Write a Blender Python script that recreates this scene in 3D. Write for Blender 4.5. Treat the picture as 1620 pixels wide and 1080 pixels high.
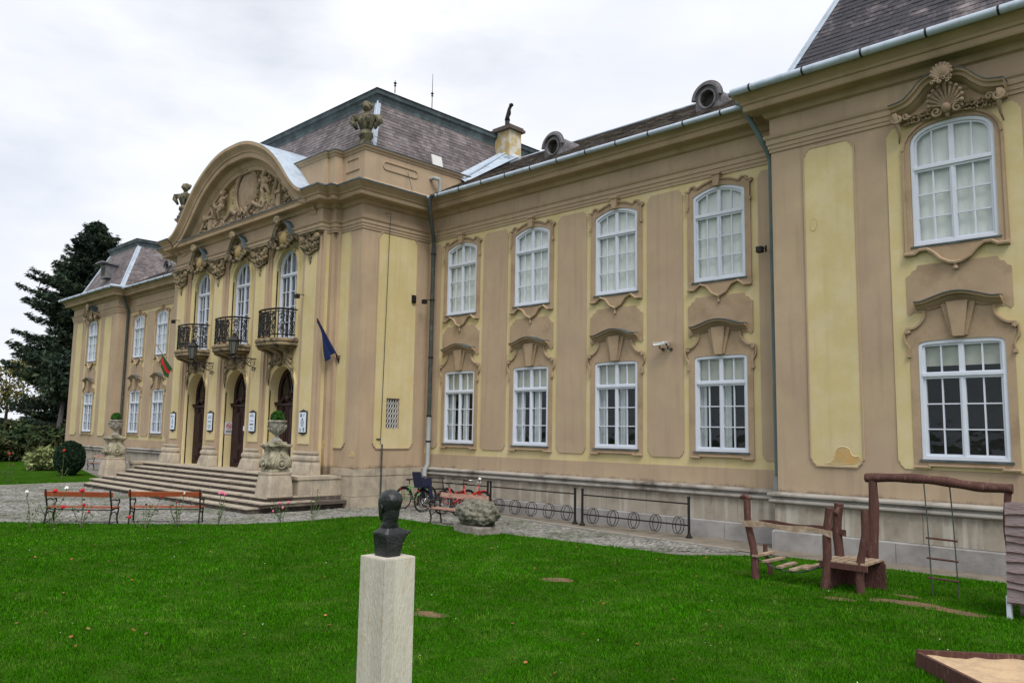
import bpy, math, random
import numpy as np
from mathutils import Vector, Matrix
from mathutils.geometry import tessellate_polygon
random.seed(7); RNG = np.random.default_rng(7)
sc = bpy.context.scene
for o in list(bpy.data.objects): bpy.data.objects.remove(o)
PI = math.pi; R = math.radians

# ------------------------------------------------------------------ camera
cd = bpy.data.cameras.new('camera'); cam = bpy.data.objects.new('camera', cd); sc.collection.objects.link(cam)
sc.camera = cam
PAN, TILT, ROLL = R(44.1017), R(6.4378), R(0.9191)
CAM = Vector((19.1067, -18.6905, 2.6))
fw = Vector((-math.sin(PAN)*math.cos(TILT), math.cos(PAN)*math.cos(TILT), math.sin(TILT)))
rt = Vector((math.cos(PAN), math.sin(PAN), 0)); up = rt.cross(fw)
r2 = rt*math.cos(ROLL)+up*math.sin(ROLL); u2 = up*math.cos(ROLL)-rt*math.sin(ROLL)
M = Matrix((r2, u2, -fw)).transposed().to_4x4(); M.translation = CAM
cam.matrix_world = M
cd.sensor_width = 36; cd.lens = 36*1259.35/1620; cd.clip_start = .1; cd.clip_end = 3000

# ------------------------------------------------------------------ world, sun, exposure
SUN_EL, SUN_AZ = R(54), R(120)          # azimuth clockwise from +Y
w = bpy.data.worlds.new('World'); sc.world = w; w.use_nodes = True
nt = w.node_tree; N = nt.nodes; L = nt.links
for n in list(N): N.remove(n)
out = N.new('ShaderNodeOutputWorld'); bg = N.new('ShaderNodeBackground'); bg.inputs[1].default_value = .1
sky = N.new('ShaderNodeTexSky'); sky.sky_type = 'NISHITA'; sky.sun_disc = False
sky.sun_elevation = SUN_EL; sky.sun_rotation = SUN_AZ; sky.air_density = 1.0; sky.dust_density = 1.5
tc = N.new('ShaderNodeTexCoord'); mp = N.new('ShaderNodeMapping'); mp.inputs['Scale'].default_value = (1, 1, 2.6)
nz = N.new('ShaderNodeTexNoise'); nz.inputs['Scale'].default_value = 1.7; nz.inputs['Detail'].default_value = 7; nz.inputs['Roughness'].default_value = .55
cr = N.new('ShaderNodeValToRGB'); cr.color_ramp.elements[0].position = .30; cr.color_ramp.elements[1].position = .50
cr.color_ramp.elements[0].color = (.60, .60, .60, 1); cr.color_ramp.elements[1].color = (1, 1, 1, 1)
nz2 = N.new('ShaderNodeTexNoise'); nz2.inputs['Scale'].default_value = 3.1; nz2.inputs['Detail'].default_value = 5
cr2 = N.new('ShaderNodeValToRGB'); cr2.color_ramp.elements[0].position = .3; cr2.color_ramp.elements[1].position = .7
cr2.color_ramp.elements[0].color = (6.9, 7.2, 7.9, 1); cr2.color_ramp.elements[1].color = (8.5, 8.6, 8.9, 1)
mx = N.new('ShaderNodeMixRGB')
L.new(tc.outputs['Generated'], mp.inputs[0]); L.new(mp.outputs[0], nz.inputs['Vector']); L.new(nz.outputs[0], cr.inputs[0])
L.new(mp.outputs[0], nz2.inputs['Vector']); L.new(nz2.outputs[0], cr2.inputs[0])
L.new(cr.outputs[0], mx.inputs[0]); L.new(sky.outputs[0], mx.inputs[1]); L.new(cr2.outputs[0], mx.inputs[2])
L.new(mx.outputs[0], bg.inputs[0]); L.new(bg.outputs[0], out.inputs[0])
sl = bpy.data.lights.new('sun', 'SUN'); sl.energy = 2.3; sl.angle = R(28); sl.color = (1, .96, .9)
so = bpy.data.objects.new('sun', sl); sc.collection.objects.link(so)
sd = Vector((math.sin(SUN_AZ)*math.cos(SUN_EL), math.cos(SUN_AZ)*math.cos(SUN_EL), math.sin(SUN_EL)))
so.rotation_euler = sd.to_track_quat('Z', 'Y').to_euler()
vs = sc.view_settings; vs.view_transform = 'Standard'; vs.look = 'None'; vs.gamma = 1; vs.use_curve_mapping = False
vs.exposure = 0.33
sc.render.engine = 'CYCLES'

# ------------------------------------------------------------------ materials
MATS = {}
def mat(name, col, rough=.8, var=.12, vscale=1.2, col2=None, mixscale=None, bump=.0, bscale=40, metal=0, spec=.3, streak=None, island=0, stretch=None, amount=(.42, .62), world=False, grime=None):
    """principled material: large soft variation + optional second colour in patches + vertical streaks + bump"""
    m = bpy.data.materials.new(name); m.use_nodes = True; t = m.node_tree; n = t.nodes; l = t.links
    b = n['Principled BSDF']; b.inputs['Roughness'].default_value = rough; b.inputs['Metallic'].default_value = metal
    b.inputs['Specular IOR Level'].default_value = spec
    c = n.new('ShaderNodeTexCoord'); src = c.outputs['Object']
    if world: gp = n.new('ShaderNodeNewGeometry'); src = gp.outputs['Position']
    if stretch:
        q = n.new('ShaderNodeMapping'); q.inputs['Scale'].default_value = stretch; l.new(src, q.inputs[0]); src = q.outputs[0]
    a = n.new('ShaderNodeTexNoise'); a.inputs['Scale'].default_value = vscale; a.inputs['Detail'].default_value = 8; a.inputs['Roughness'].default_value = .6
    l.new(src, a.inputs['Vector'])
    r = n.new('ShaderNodeMapRange'); r.inputs[1].default_value = .25; r.inputs[2].default_value = .75
    r.inputs[3].default_value = 1-var; r.inputs[4].default_value = 1+var; l.new(a.outputs[0], r.inputs[0])
    base = n.new('ShaderNodeRGB'); base.outputs[0].default_value = (*col, 1); cur = base.outputs[0]
    if col2:
        a2 = n.new('ShaderNodeTexNoise'); a2.inputs['Scale'].default_value = mixscale or vscale*2; a2.inputs['Detail'].default_value = 9; a2.inputs['Roughness'].default_value = .65
        l.new(src, a2.inputs['Vector'])
        r2_ = n.new('ShaderNodeMapRange'); r2_.inputs[1].default_value = amount[0]; r2_.inputs[2].default_value = amount[1]; l.new(a2.outputs[0], r2_.inputs[0])
        k = n.new('ShaderNodeMixRGB'); k.inputs[2].default_value = (*col2, 1); l.new(r2_.outputs[0], k.inputs[0]); l.new(cur, k.inputs[1]); cur = k.outputs[0]
    if streak:
        q = n.new('ShaderNodeMapping'); q.inputs['Scale'].default_value = (3.5, 3.5, .22); l.new(c.outputs['Object'], q.inputs[0])
        a3 = n.new('ShaderNodeTexNoise'); a3.inputs['Scale'].default_value = 1.6; a3.inputs['Detail'].default_value = 6; l.new(q.outputs[0], a3.inputs['Vector'])
        r3 = n.new('ShaderNodeMapRange'); r3.inputs[1].default_value = .52; r3.inputs[2].default_value = .72; r3.inputs[4].default_value = streak[1]; l.new(a3.outputs[0], r3.inputs[0])
        k = n.new('ShaderNodeMixRGB'); k.inputs[2].default_value = (*streak[0], 1); l.new(r3.outputs[0], k.inputs[0]); l.new(cur, k.inputs[1]); cur = k.outputs[0]
    if grime:
        sx = n.new('ShaderNodeSeparateXYZ'); l.new(c.outputs['Object'], sx.inputs[0]); an = n.new('ShaderNodeTexNoise'); an.inputs['Scale'].default_value = 3.2; an.inputs['Detail'].default_value = 8; an.inputs['Roughness'].default_value = .7
        q = n.new('ShaderNodeMapping'); q.inputs['Scale'].default_value = (1, 1, .35); l.new(c.outputs['Object'], q.inputs[0]); l.new(q.outputs[0], an.inputs['Vector'])
        gr = n.new('ShaderNodeMapRange'); gr.inputs[1].default_value = grime[0]; gr.inputs[2].default_value = grime[1]; gr.inputs[3].default_value = grime[4]; gr.inputs[4].default_value = -.35; l.new(sx.outputs[2], gr.inputs[0])
        ad = n.new('ShaderNodeMath'); ad.operation = 'ADD'; l.new(gr.outputs[0], ad.inputs[0]); l.new(an.outputs[0], ad.inputs[1])
        g2 = n.new('ShaderNodeMapRange'); g2.inputs[1].default_value = .5; g2.inputs[2].default_value = .75; g2.inputs[4].default_value = grime[3]; l.new(ad.outputs[0], g2.inputs[0])
        k = n.new('ShaderNodeMixRGB'); k.inputs[2].default_value = (*grime[2], 1); l.new(g2.outputs[0], k.inputs[0]); l.new(cur, k.inputs[1]); cur = k.outputs[0]
    h = n.new('ShaderNodeVectorMath'); h.operation = 'SCALE'; l.new(cur, h.inputs[0]); l.new(r.outputs[0], h.inputs['Scale']); cur = h.outputs[0]
    if island:
        g = n.new('ShaderNodeNewGeometry'); r4 = n.new('ShaderNodeMapRange'); r4.inputs[3].default_value = 1-island; r4.inputs[4].default_value = 1+island
        l.new(g.outputs['Random Per Island'], r4.inputs[0])
        h = n.new('ShaderNodeVectorMath'); h.operation = 'SCALE'; l.new(cur, h.inputs[0]); l.new(r4.outputs[0], h.inputs['Scale']); cur = h.outputs[0]
    if world:
        oi = n.new('ShaderNodeObjectInfo'); r5 = n.new('ShaderNodeMapRange'); r5.inputs[3].default_value = .78; r5.inputs[4].default_value = 1.28; l.new(oi.outputs['Random'], r5.inputs[0])
        h = n.new('ShaderNodeVectorMath'); h.operation = 'SCALE'; l.new(cur, h.inputs[0]); l.new(r5.outputs[0], h.inputs['Scale']); cur = h.outputs[0]
    l.new(cur, b.inputs['Base Color'])
    if bump:
        d = n.new('ShaderNodeTexNoise'); d.inputs['Scale'].default_value = bscale; d.inputs['Detail'].default_value = 6; l.new(src, d.inputs['Vector'])
        e = n.new('ShaderNodeBump'); e.inputs['Strength'].default_value = bump; e.inputs['Distance'].default_value = .02; l.new(d.outputs[0], e.inputs['Height']); l.new(e.outputs[0], b.inputs['Normal'])
    MATS[name] = m; return m
TAN = mat('tan_plaster', (.400, .298, .208), .9, .12, .6, grime=(1.27, 1.50, (.12, .09, .065), .75, .22), col2=(.425, .325, .215), mixscale=.9, bump=.25, bscale=60, streak=((.24, .175, .115), .30))
YEL = mat('yellow_plaster', (.545, .450, .228), .9, .08, .6, col2=(.58, .49, .29), mixscale=1.3, bump=.25, bscale=60, streak=((.42, .33, .17), .25))
TRIM = mat('trim_plaster', (.375, .275, .18), .85, .14, 1.2, col2=(.27, .19, .12), mixscale=1.6, bump=.3, bscale=50, amount=(.5, .72))
CORN = mat('cornice_plaster', (.395, .29, .185), .85, .12, .8, col2=(.25, .185, .11), mixscale=1.1, bump=.2, bscale=40, amount=(.5, .75))
RELIEF = mat('carved_stone', (.34, .255, .17), .9, .2, 2, col2=(.20, .15, .10), mixscale=2.5, bump=.4, bscale=30, amount=(.45, .75))
RELD = mat('weathered_carving', (.26, .20, .12), .9, .25, 3, col2=(.07, .06, .04), mixscale=4, bump=.6, bscale=25, amount=(.44, .62))
STONE = mat('limestone', (.43, .37, .28), .85, .14, 1.6, col2=(.30, .26, .21), mixscale=2.2, bump=.3, bscale=50, streak=((.22, .19, .15), .45))
PLINTH = mat('plinth_stone', (.36, .32, .26), .9, .16, 1.2, grime=(1.05, .55, (.13, .105, .08), .7, .18), col2=(.22, .19, .15), mixscale=1.2, bump=.35, bscale=50, streak=((.62, .60, .54), .5), amount=(.46, .66))
LEDGE = mat('ledge_stone', (.33, .31, .28), .85, .2, 2, col2=(.12, .10, .08), mixscale=1.3, bump=.3, bscale=40, amount=(.50, .66))
BASEC = mat('grey_base_course', (.31, .30, .29), .9, .14, 1.5, col2=(.23, .22, .21), mixscale=2, bump=.35, bscale=50)
STEPM = mat('step_stone', (.40, .35, .28), .85, .14, 2, col2=(.20, .17, .14), mixscale=2.5, bump=.3, bscale=40, amount=(.5, .7))
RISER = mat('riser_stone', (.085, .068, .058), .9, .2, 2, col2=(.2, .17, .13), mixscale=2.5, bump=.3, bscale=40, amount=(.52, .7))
OLDST = mat('mossy_old_stone', (.36, .33, .24), .9, .2, 4, col2=(.10, .095, .06), mixscale=3.5, bump=.6, bscale=25, amount=(.46, .62))
WHITE = mat('white_paint', (.60, .64, .72), .45, .05, 3, col2=(.6, .6, .6), mixscale=8, amount=(.6, .8))
ZINC = mat('zinc_sheet', (.42, .49, .58), .45, .12, 2, col2=(.30, .36, .42), mixscale=3, bump=.1, bscale=8, spec=.5, amount=(.5, .7))
ZINCD = mat('dark_patinated_sheet', (.060, .080, .088), .6, .2, 2, col2=(.10, .13, .14), mixscale=2, spec=.2)
PIPED = mat('old_grey_pipe', (.050, .060, .055), .6, .2, 3, col2=(.12, .12, .105), mixscale=5, spec=.25, amount=(.52, .7))
PIPEL = mat('pale_grey_pipe', (.30, .32, .32), .5, .1, 3)
SLATE = mat('roof_slate', (.135, .116, .120), .75, .25, .8, col2=(.24, .21, .215), mixscale=1.2, bump=.4, bscale=30, island=.28, amount=(.45, .75))
SLATEK = mat('dark_roof_slate', (.048, .046, .056), .7, .3, .9, col2=(.20, .17, .175), mixscale=1.3, bump=.5, bscale=30, amount=(.52, .66), world=True)
SLATED = mat('mossy_slate', (.080, .068, .060), .85, .3, 1, col2=(.20, .165, .13), mixscale=2.4, bump=.4, bscale=30, island=.3, amount=(.5, .66))
IRON = mat('black_iron', (.012, .0115, .011), .55, .2, 8, spec=.3)
DOORW = mat('dark_red_brown_door', (.026, .010, .009), .5, .3, 2, spec=.25, stretch=(8, 8, .6))
BENCHW = mat('varnished_red_wood', (.30, .065, .022), .5, .25, 2, col2=(.42, .22, .12), mixscale=5, spec=.5, stretch=(1, 8, 8), amount=(.55, .75))
BENCHP = mat('faded_pink_brown_wood', (.25, .115, .082), .7, .2, 2, col2=(.42, .28, .22), mixscale=5, stretch=(1, 8, 8))
PLAYW = mat('dark_red_stained_wood', (.085, .036, .029), .75, .3, 4, col2=(.19, .12, .10), mixscale=7, bump=.8, bscale=16, stretch=(3, 3, .7), amount=(.56, .72))
PLANKW = mat('weathered_plank', (.27, .19, .13), .85, .2, 4, col2=(.38, .30, .22), mixscale=8, bump=.3)
CLADW = mat('faded_mauve_boards', (.27, .215, .215), .85, .2, 4, col2=(.15, .09, .08), mixscale=5, bump=.6, bscale=24, stretch=(.6, 3, 3), amount=(.5, .75))
BRONZE = mat('dark_bronze', (.010, .012, .012), .40, .3, 9, col2=(.028, .032, .034), mixscale=14, bump=.4, bscale=45, spec=.45, amount=(.52, .75))
TRAV = mat('travertine', (.52, .49, .41), .7, .10, 3, col2=(.36, .29, .20), mixscale=6, bump=.5, bscale=30, stretch=(2.6, 2.6, .6), amount=(.52, .74), streak=((.27, .27, .24), .55))
ROCK = mat('pitted_rock', (.21, .20, .155), .95, .25, 6, col2=(.05, .05, .04), mixscale=6, bump=1.0, bscale=22, amount=(.47, .6))
CURTAIN = mat('cream_curtain', (.82, .81, .77), .9, .06, 1)
BLIND = mat('beige_roller_blind', (.50, .49, .42), .9, .08, 2)
SHEER = mat('white_sheer_curtain', (.72, .74, .75), .9, .1, 3)
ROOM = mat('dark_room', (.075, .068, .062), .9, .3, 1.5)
SIGNW = mat('sign_face', (.62, .70, .80), .35, .03, 4)
SIGNI = mat('sign_ink', (.06, .07, .10), .5, .05, 4)
REDI = mat('red_ink', (.45, .05, .06), .5, .05, 4)
RUBBER = mat('black_rubber', (.015, .015, .016), .7, .2, 9)
CHROME = mat('chrome', (.6, .6, .6), .25, .05, 4, metal=1)
REDP = mat('red_bicycle_paint', (.42, .018, .015), .35, .1, 5, spec=.6)
GREENP = mat('green_bicycle_paint', (.07, .27, .06), .35, .1, 5, spec=.6)
NAVY = mat('navy_plastic', (.018, .022, .05), .5, .15, 5)
BLUEF = mat('blue_flag_cloth', (.012, .024, .095), .85, .15, 3)
FRED = mat('red_cloth', (.50, .03, .03), .85, .1, 3); FWHT = mat('white_cloth', (.6, .6, .6), .85, .1, 3); FGRN = mat('green_cloth', (.02, .09, .03), .85, .1, 3)
POLEM = mat('dark_pole_wood', (.07, .03, .025), .6, .15, 3)
GREYC = mat('pale_grey_casing', (.62, .62, .60), .4, .05, 5)
BARK = mat('bark', (.075, .06, .05), .95, .3, 3, bump=.6, bscale=12)
NEEDLE = mat('conifer_needles', (.019, .036, .025), .9, .4, 1.1, col2=(.035, .055, .025), mixscale=.6, island=.4)
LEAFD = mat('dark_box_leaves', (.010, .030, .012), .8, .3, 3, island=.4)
LEAFB = mat('bright_box_leaves', (.03, .10, .012), .8, .3, 5, island=.4)
LEAFH = mat('juniper_foliage', (.030, .058, .022), .9, .35, 1.5, col2=(.06, .06, .02), mixscale=.8, island=.4)
LEAFV = mat('variegated_leaves', (.28, .30, .13), .8, .25, 3, col2=(.10, .15, .05), mixscale=5, island=.4)
LEAFA = mat('autumn_leaves', (.13, .115, .030), .9, .35, .8, col2=(.055, .08, .025), mixscale=.5, island=.4)
LEAFR = mat('rose_leaves', (.05, .10, .03), .8, .3, 5, island=.4)
LEAFO = mat('fallen_leaf_litter', (.27, .085, .02), .8, .25, 5, col2=(.17, .11, .05), mixscale=3, island=.35)
STEMM = mat('rose_stem', (.09, .11, .05), .8, .2, 5)
ROSER = mat('red_petals', (.45, .012, .02), .6, .15, 9); ROSEP = mat('pink_petals', (.62, .16, .27), .6, .15, 9); ROSEW = mat('white_petals', (.75, .75, .7), .6, .1, 9)
DAISY = mat('white_flower_heads', (.7, .7, .62), .8, .1, 9)
GRASSB = mat('grass_blades', (.033, .138, .003), .9, .36, .45, col2=(.115, .200, .028), mixscale=1.7, island=.6, spec=.0, amount=(.50, .78))
LAWN = mat('lawn_soil_green', (.020, .070, .003), .95, .25, .5, col2=(.04, .08, .012), mixscale=2.2, bump=.5, bscale=60, spec=0)
SOIL = mat('bare_soil', (.17, .105, .055), .95, .2, 3, col2=(.10, .07, .045), mixscale=4, bump=.4, bscale=40)
SAND = mat('play_sand', (.50, .36, .22), .95, .12, 3, col2=(.38, .27, .17), mixscale=6, bump=.7, bscale=22)
PAVE = mat('stone_pavement', (.19, .18, .165), .95, .15, 1, col2=(.12, .115, .10), mixscale=3, bump=.5, bscale=30)
COBBLE = mat('cobblestone', (.22, .215, .20), .85, .2, .5, col2=(.11, .12, .085), mixscale=.45, island=.35, bump=.3, bscale=40, amount=(.45, .62))
CONC = mat('concrete_strip', (.21, .18, .145), .95, .15, 1, col2=(.13, .115, .09), mixscale=2, bump=.4, bscale=40)
CURB = mat('kerb_stone', (.30, .28, .25), .9, .15, 2, bump=.3)
FARG = mat('distant_ground', (.06, .085, .03), .95, .3, .05)
BRICK = mat('peeled_yellow_render', (.48, .36, .15), .9, .15, 2, col2=(.55, .52, .46), mixscale=2.5, bump=.4, amount=(.45, .55))
PEEL = mat('bare_orange_plaster', (.52, .32, .12), .9, .12, 3, col2=(.45, .34, .18), mixscale=4, bump=.4)
FARH = mat('distant_render', (.5, .46, .32), .9, .1, 1)

def glass_mat(name, tint, refl=1.0):
    m = bpy.data.materials.new(name); m.use_nodes = True; t = m.node_tree; n = t.nodes; l = t.links; n.clear()
    o = n.new('ShaderNodeOutputMaterial'); mx = n.new('ShaderNodeMixShader'); tr = n.new('ShaderNodeBsdfTransparent'); g = n.new('ShaderNodeBsdfGlossy')
    tr.inputs[0].default_value = (*tint, 1); g.inputs['Roughness'].default_value = .03; g.inputs[0].default_value = (.9, .95, 1, 1)
    f = n.new('ShaderNodeFresnel'); f.inputs[0].default_value = 1.5; c = n.new('ShaderNodeTexCoord'); z = n.new('ShaderNodeTexNoise'); z.inputs['Scale'].default_value = 3
    b = n.new('ShaderNodeBump'); b.inputs['Strength'].default_value = .12; b.inputs['Distance'].default_value = .05
    l.new(c.outputs['Object'], z.inputs['Vector']); l.new(z.outputs[0], b.inputs['Height']); l.new(b.outputs[0], g.inputs['Normal'])
    k = n.new('ShaderNodeMath'); k.operation = 'MULTIPLY'; k.inputs[1].default_value = refl; gm = n.new('ShaderNodeNewGeometry'); iv = n.new('ShaderNodeMath'); iv.operation = 'SUBTRACT'; iv.inputs[0].default_value = 1; l.new(gm.outputs['Backfacing'], iv.inputs[1])
    fm = n.new('ShaderNodeMath'); fm.operation = 'MULTIPLY'; l.new(f.outputs[0], fm.inputs[0]); l.new(iv.outputs[0], fm.inputs[1]); l.new(fm.outputs[0], k.inputs[0])
    l.new(k.outputs[0], mx.inputs[0]); l.new(tr.outputs[0], mx.inputs[1]); l.new(g.outputs[0], mx.inputs[2]); l.new(mx.outputs[0], o.inputs[0])
    return m
GLASS = glass_mat('window_glass', (.93, .95, .95)); LGLASS = glass_mat('lantern_glass', (.55, .6, .58), 1.5)

# ------------------------------------------------------------------ geometry helpers
class Fr:
    def __init__(s, o, u, n): s.o = Vector(o); s.u = Vector(u); s.n = Vector(n)
    def __call__(s, u, v, d): return s.o+s.u*u+s.n*d+Vector((0, 0, v))
def front(y=0, x=0): return Fr((x, y, 0), (1, 0, 0), (0, -1, 0))
def right(x=0, y=0): return Fr((x, y, 0), (0, 1, 0), (1, 0, 0))
G0 = Fr((0, 0, 0), (1, 0, 0), (0, -1, 0))
class MB:
    def __init__(s): s.v = []; s.f = []; s.m = []; s.k = 0; s.sm = False
    def add(s, vs, fs, k=None):
        b = len(s.v); s.v += [tuple(p) for p in vs]; s.f += [tuple(b+i for i in f) for f in fs]; s.m += [s.k if k is None else k]*len(fs)
    def hexa(s, p, k=None): s.add(p, [(0, 3, 2, 1), (4, 5, 6, 7), (0, 1, 5, 4), (1, 2, 6, 5), (2, 3, 7, 6), (3, 0, 4, 7)], k)
    def box(s, fr, u0, u1, v0, v1, d0, d1, k=None):
        s.hexa([fr(u0, v0, d0), fr(u1, v0, d0), fr(u1, v0, d1), fr(u0, v0, d1), fr(u0, v1, d0), fr(u1, v1, d0), fr(u1, v1, d1), fr(u0, v1, d1)], k)
    def bx(s, x0, x1, y0, y1, z0, z1, k=None):
        s.hexa([(x0, y0, z0), (x1, y0, z0), (x1, y1, z0), (x0, y1, z0), (x0, y0, z1), (x1, y0, z1), (x1, y1, z1), (x0, y1, z1)], k)
    def rbox(s, c, size, rz=0, ry=0, rx=0, k=None):
        Mx = Matrix.Rotation(rz, 3, 'Z') @ Matrix.Rotation(ry, 3, 'Y') @ Matrix.Rotation(rx, 3, 'X'); a, b, d = [q/2 for q in size]
        s.hexa([Vector(c)+Mx @ Vector(p) for p in [(-a, -b, -d), (a, -b, -d), (a, b, -d), (-a, b, -d), (-a, -b, d), (a, -b, d), (a, b, d), (-a, b, d)]], k)
    def plate(s, fr, outer, holes=(), d0=0, d1=.03, hole_d=None, back=False, k=None, sides=True, hk=None):
        loops = [list(outer)]+[list(h) for h in holes]
        pts = [p for lp in loops for p in lp]
        tris = tessellate_polygon([[Vector((p[0], p[1], 0)) for p in lp] for lp in loops])
        fs = []
        for t in tris:
            a, b, c = [pts[i] for i in t]
            if (b[0]-a[0])*(c[1]-a[1])-(b[1]-a[1])*(c[0]-a[0]) < 0: t = (t[0], t[2], t[1])
            fs.append(tuple(t))
        s.add([fr(p[0], p[1], d1) for p in pts], fs, k)
        if back: s.add([fr(p[0], p[1], d0) for p in pts], [f[::-1] for f in fs], k)
        for i, lp in enumerate(loops):
            if i == 0 and not sides: continue
            dd = d0 if i == 0 or hole_d is None else hole_d
            n = len(lp); kk = k if i == 0 or hk is None else hk
            s.add([fr(p[0], p[1], d1) for p in lp]+[fr(p[0], p[1], dd) for p in lp], [(j, n+j, n+(j+1) % n, (j+1) % n) for j in range(n)], kk)
    def sweep_el(s, fr, path, prof, closed=False, k=None, caps=True, ks=None):
        n = len(path); P = [Vector((p[0], p[1])) for p in path]; rows = []
        for i in range(n):
            if closed: a, b = P[i]-P[i-1], P[(i+1) % n]-P[i]
            else: a = P[i]-P[i-1] if i else P[1]-P[0]; b = P[i+1]-P[i] if i < n-1 else P[i]-P[i-1]
            a = a.normalized() if a.length > 1e-9 else b.normalized(); b = b.normalized() if b.length > 1e-9 else a
            na, nb = Vector((-a.y, a.x)), Vector((-b.y, b.x)); m = na+nb; m = m/max(m.length_squared, .35)*2 if m.length > 1e-6 else na
            kk_ = ks[i] if ks else 1; rows.append([fr(P[i].x+m.x*q*kk_, P[i].y+m.y*q*kk_, d) for q, d in prof])
        s._rows(rows, closed, k, caps)
    def _rows(s, rows, closed, k, caps=True, ring=False):
        n = len(rows); c = len(rows[0]); vs = [p for r in rows for p in r]; fs = []
        for i in range(n if closed else n-1):
            j = (i+1) % n
            for q in range(c if ring else c-1):
                w_ = (q+1) % c; fs.append((i*c+q, i*c+w_, j*c+w_, j*c+q))
        if caps and not closed: fs.append(tuple(range(c))[::-1]); fs.append(tuple((n-1)*c+q for q in range(c)))
        s.add(vs, fs, k)
    def sweep_plan(s, path, prof, closed=False, k=None, caps=True):
        n = len(path); P = [Vector((p[0], p[1])) for p in path]; rows = []
        for i in range(n):
            if closed: a, b = P[i]-P[i-1], P[(i+1) % n]-P[i]
            else: a = P[i]-P[i-1] if i else P[1]-P[0]; b = P[i+1]-P[i] if i < n-1 else P[i]-P[i-1]
            a = a.normalized(); b = b.normalized()
            na, nb = Vector((a.y, -a.x)), Vector((b.y, -b.x)); m = na+nb; m = m/max(m.length_squared, .35)*2
            rows.append([Vector((P[i].x+m.x*q, P[i].y+m.y*q, z)) for q, z in prof])
        s._rows(rows, closed, k, caps)
    def tube(s, pts, r, n=8, k=None, closed=False, caps=True):
        P = [Vector(p) for p in pts]; m = len(P); rows = []; nrm = None
        for i in range(m):
            if closed: t = P[(i+1) % m]-P[i-1]
            else: t = P[min(i+1, m-1)]-P[max(i-1, 0)]
            t = t.normalized() if t.length > 1e-9 else Vector((0, 0, 1))
            if nrm is None: nrm = t.orthogonal().normalized()
            nrm = nrm-t*nrm.dot(t); nrm = nrm.normalized() if nrm.length > 1e-6 else t.orthogonal().normalized()
            bi = t.cross(nrm); rr = r[i] if isinstance(r, (list, tuple)) else r
            rows.append([P[i]+(nrm*math.cos(2*PI*q/n)+bi*math.sin(2*PI*q/n))*rr for q in range(n)])
        s._rows(rows, closed, k, caps, ring=True)
    def lathe(s, c, prof, n=16, k=None, sq=1, a0=0, square=False):
        c = Vector(c); rows = []
        for r, z in prof:
            row = []
            for q in range(n):
                a = a0+2*PI*q/n; rad = r
                if square: rad = r/max(abs(math.cos(a)), abs(math.sin(a)))
                row.append(c+Vector((math.cos(a)*rad, math.sin(a)*rad*sq, z)))
            rows.append(row)
        s._rows(rows, False, k, True, ring=True)
    def ell(s, c, r, n=8, m=6, k=None, rot=None):
        c = Vector(c); vs = []; Mx = rot or Matrix.Identity(3)
        for i in range(1, m):
            for q in range(n):
                a, b = PI*i/m, 2*PI*q/n
                vs.append(c+Mx @ Vector((r[0]*math.sin(a)*math.cos(b), r[1]*math.sin(a)*math.sin(b), r[2]*math.cos(a))))
        vs += [c+Mx @ Vector((0, 0, r[2])), c-Mx @ Vector((0, 0, r[2]))]; fs = []
        for i in range(m-2):
            for q in range(n): fs.append((i*n+q, (i+1)*n+q, (i+1)*n+(q+1) % n, i*n+(q+1) % n))
        for q in range(n): fs.append((len(vs)-2, q, (q+1) % n)); fs.append((len(vs)-1, (m-2)*n+(q+1) % n, (m-2)*n+q))
        s.add(vs, fs, k)
    def mesh(s, name, mats, smooth=False):
        me = bpy.data.meshes.new(name); me.from_pydata(s.v, [], s.f)
        for m in (mats if isinstance(mats, (list, tuple)) else [mats]): me.materials.append(m)
        if any(s.m): me.polygons.foreach_set('material_index', s.m)
        if smooth: me.shade_smooth() if not isinstance(smooth, (int, float)) or smooth is True else None
        if smooth and smooth is not True:
            me.shade_smooth()
            try: me.set_sharp_from_angle(angle=R(smooth))
            except Exception: pass
        me.update(); return me
    def build(s, name, mats, parent=None, smooth=False, loc=(0, 0, 0)):
        return obj(name, s.mesh(name, mats, smooth), parent, loc)
def obj(name, me, parent=None, loc=(0, 0, 0), rz=0):
    o = bpy.data.objects.new(name, me); sc.collection.objects.link(o); o.parent = parent; o.location = loc; o.rotation_euler = (0, 0, rz); return o
def thing(name, label, cat, loc=(0, 0, 0), rz=0, group=None):
    o = obj(name, None, None, loc, rz); o.empty_display_size = .2; tag(o, label, cat, group); return o
def tag(o, label, cat, group=None):
    o['label'] = label; o['category'] = cat
    if group: o['group'] = group
    return o
def struct(o): o['kind'] = 'structure'; return o
def stuff(o): o['kind'] = 'stuff'; return o
def copy_tree(o, parent=None):
    c = o.copy(); sc.collection.objects.link(c); c.parent = parent
    for ch in [x for x in bpy.data.objects if x.parent is o]: copy_tree(ch, c)
    return c
def arc(cx, cy, rx, ry, a0, a1, n): return [(cx+rx*math.cos(R(a0+(a1-a0)*i/n)), cy+ry*math.sin(R(a0+(a1-a0)*i/n))) for i in range(n+1)]
def rect(u0, u1, v0, v1): return [(u0, v0), (u1, v0), (u1, v1), (u0, v1)]
def mirror(pl): return [(-a, b) for a, b in reversed(pl)]
def topz(x, h, zs, rise, p):
    t = min(abs(x)/h, 1)
    if p == 'seg': return zs+rise*(1-t*t)
    return zs+rise*max(0, 1-t**p)**(1/p)
def win_outline(h, z0, zs, rise, p, n=14):
    pts = [(-h, z0), (h, z0)]
    for i in range(n+1):
        x = h*math.cos(PI*i/n) if p != 'seg' else h*(1-2*i/n)
        pts.append((x, topz(x, h, zs, rise, p)))
    if p != 'seg' and abs(pts[-1][0]+h) < 1e-6 and False: pts.pop()
    return pts
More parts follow.
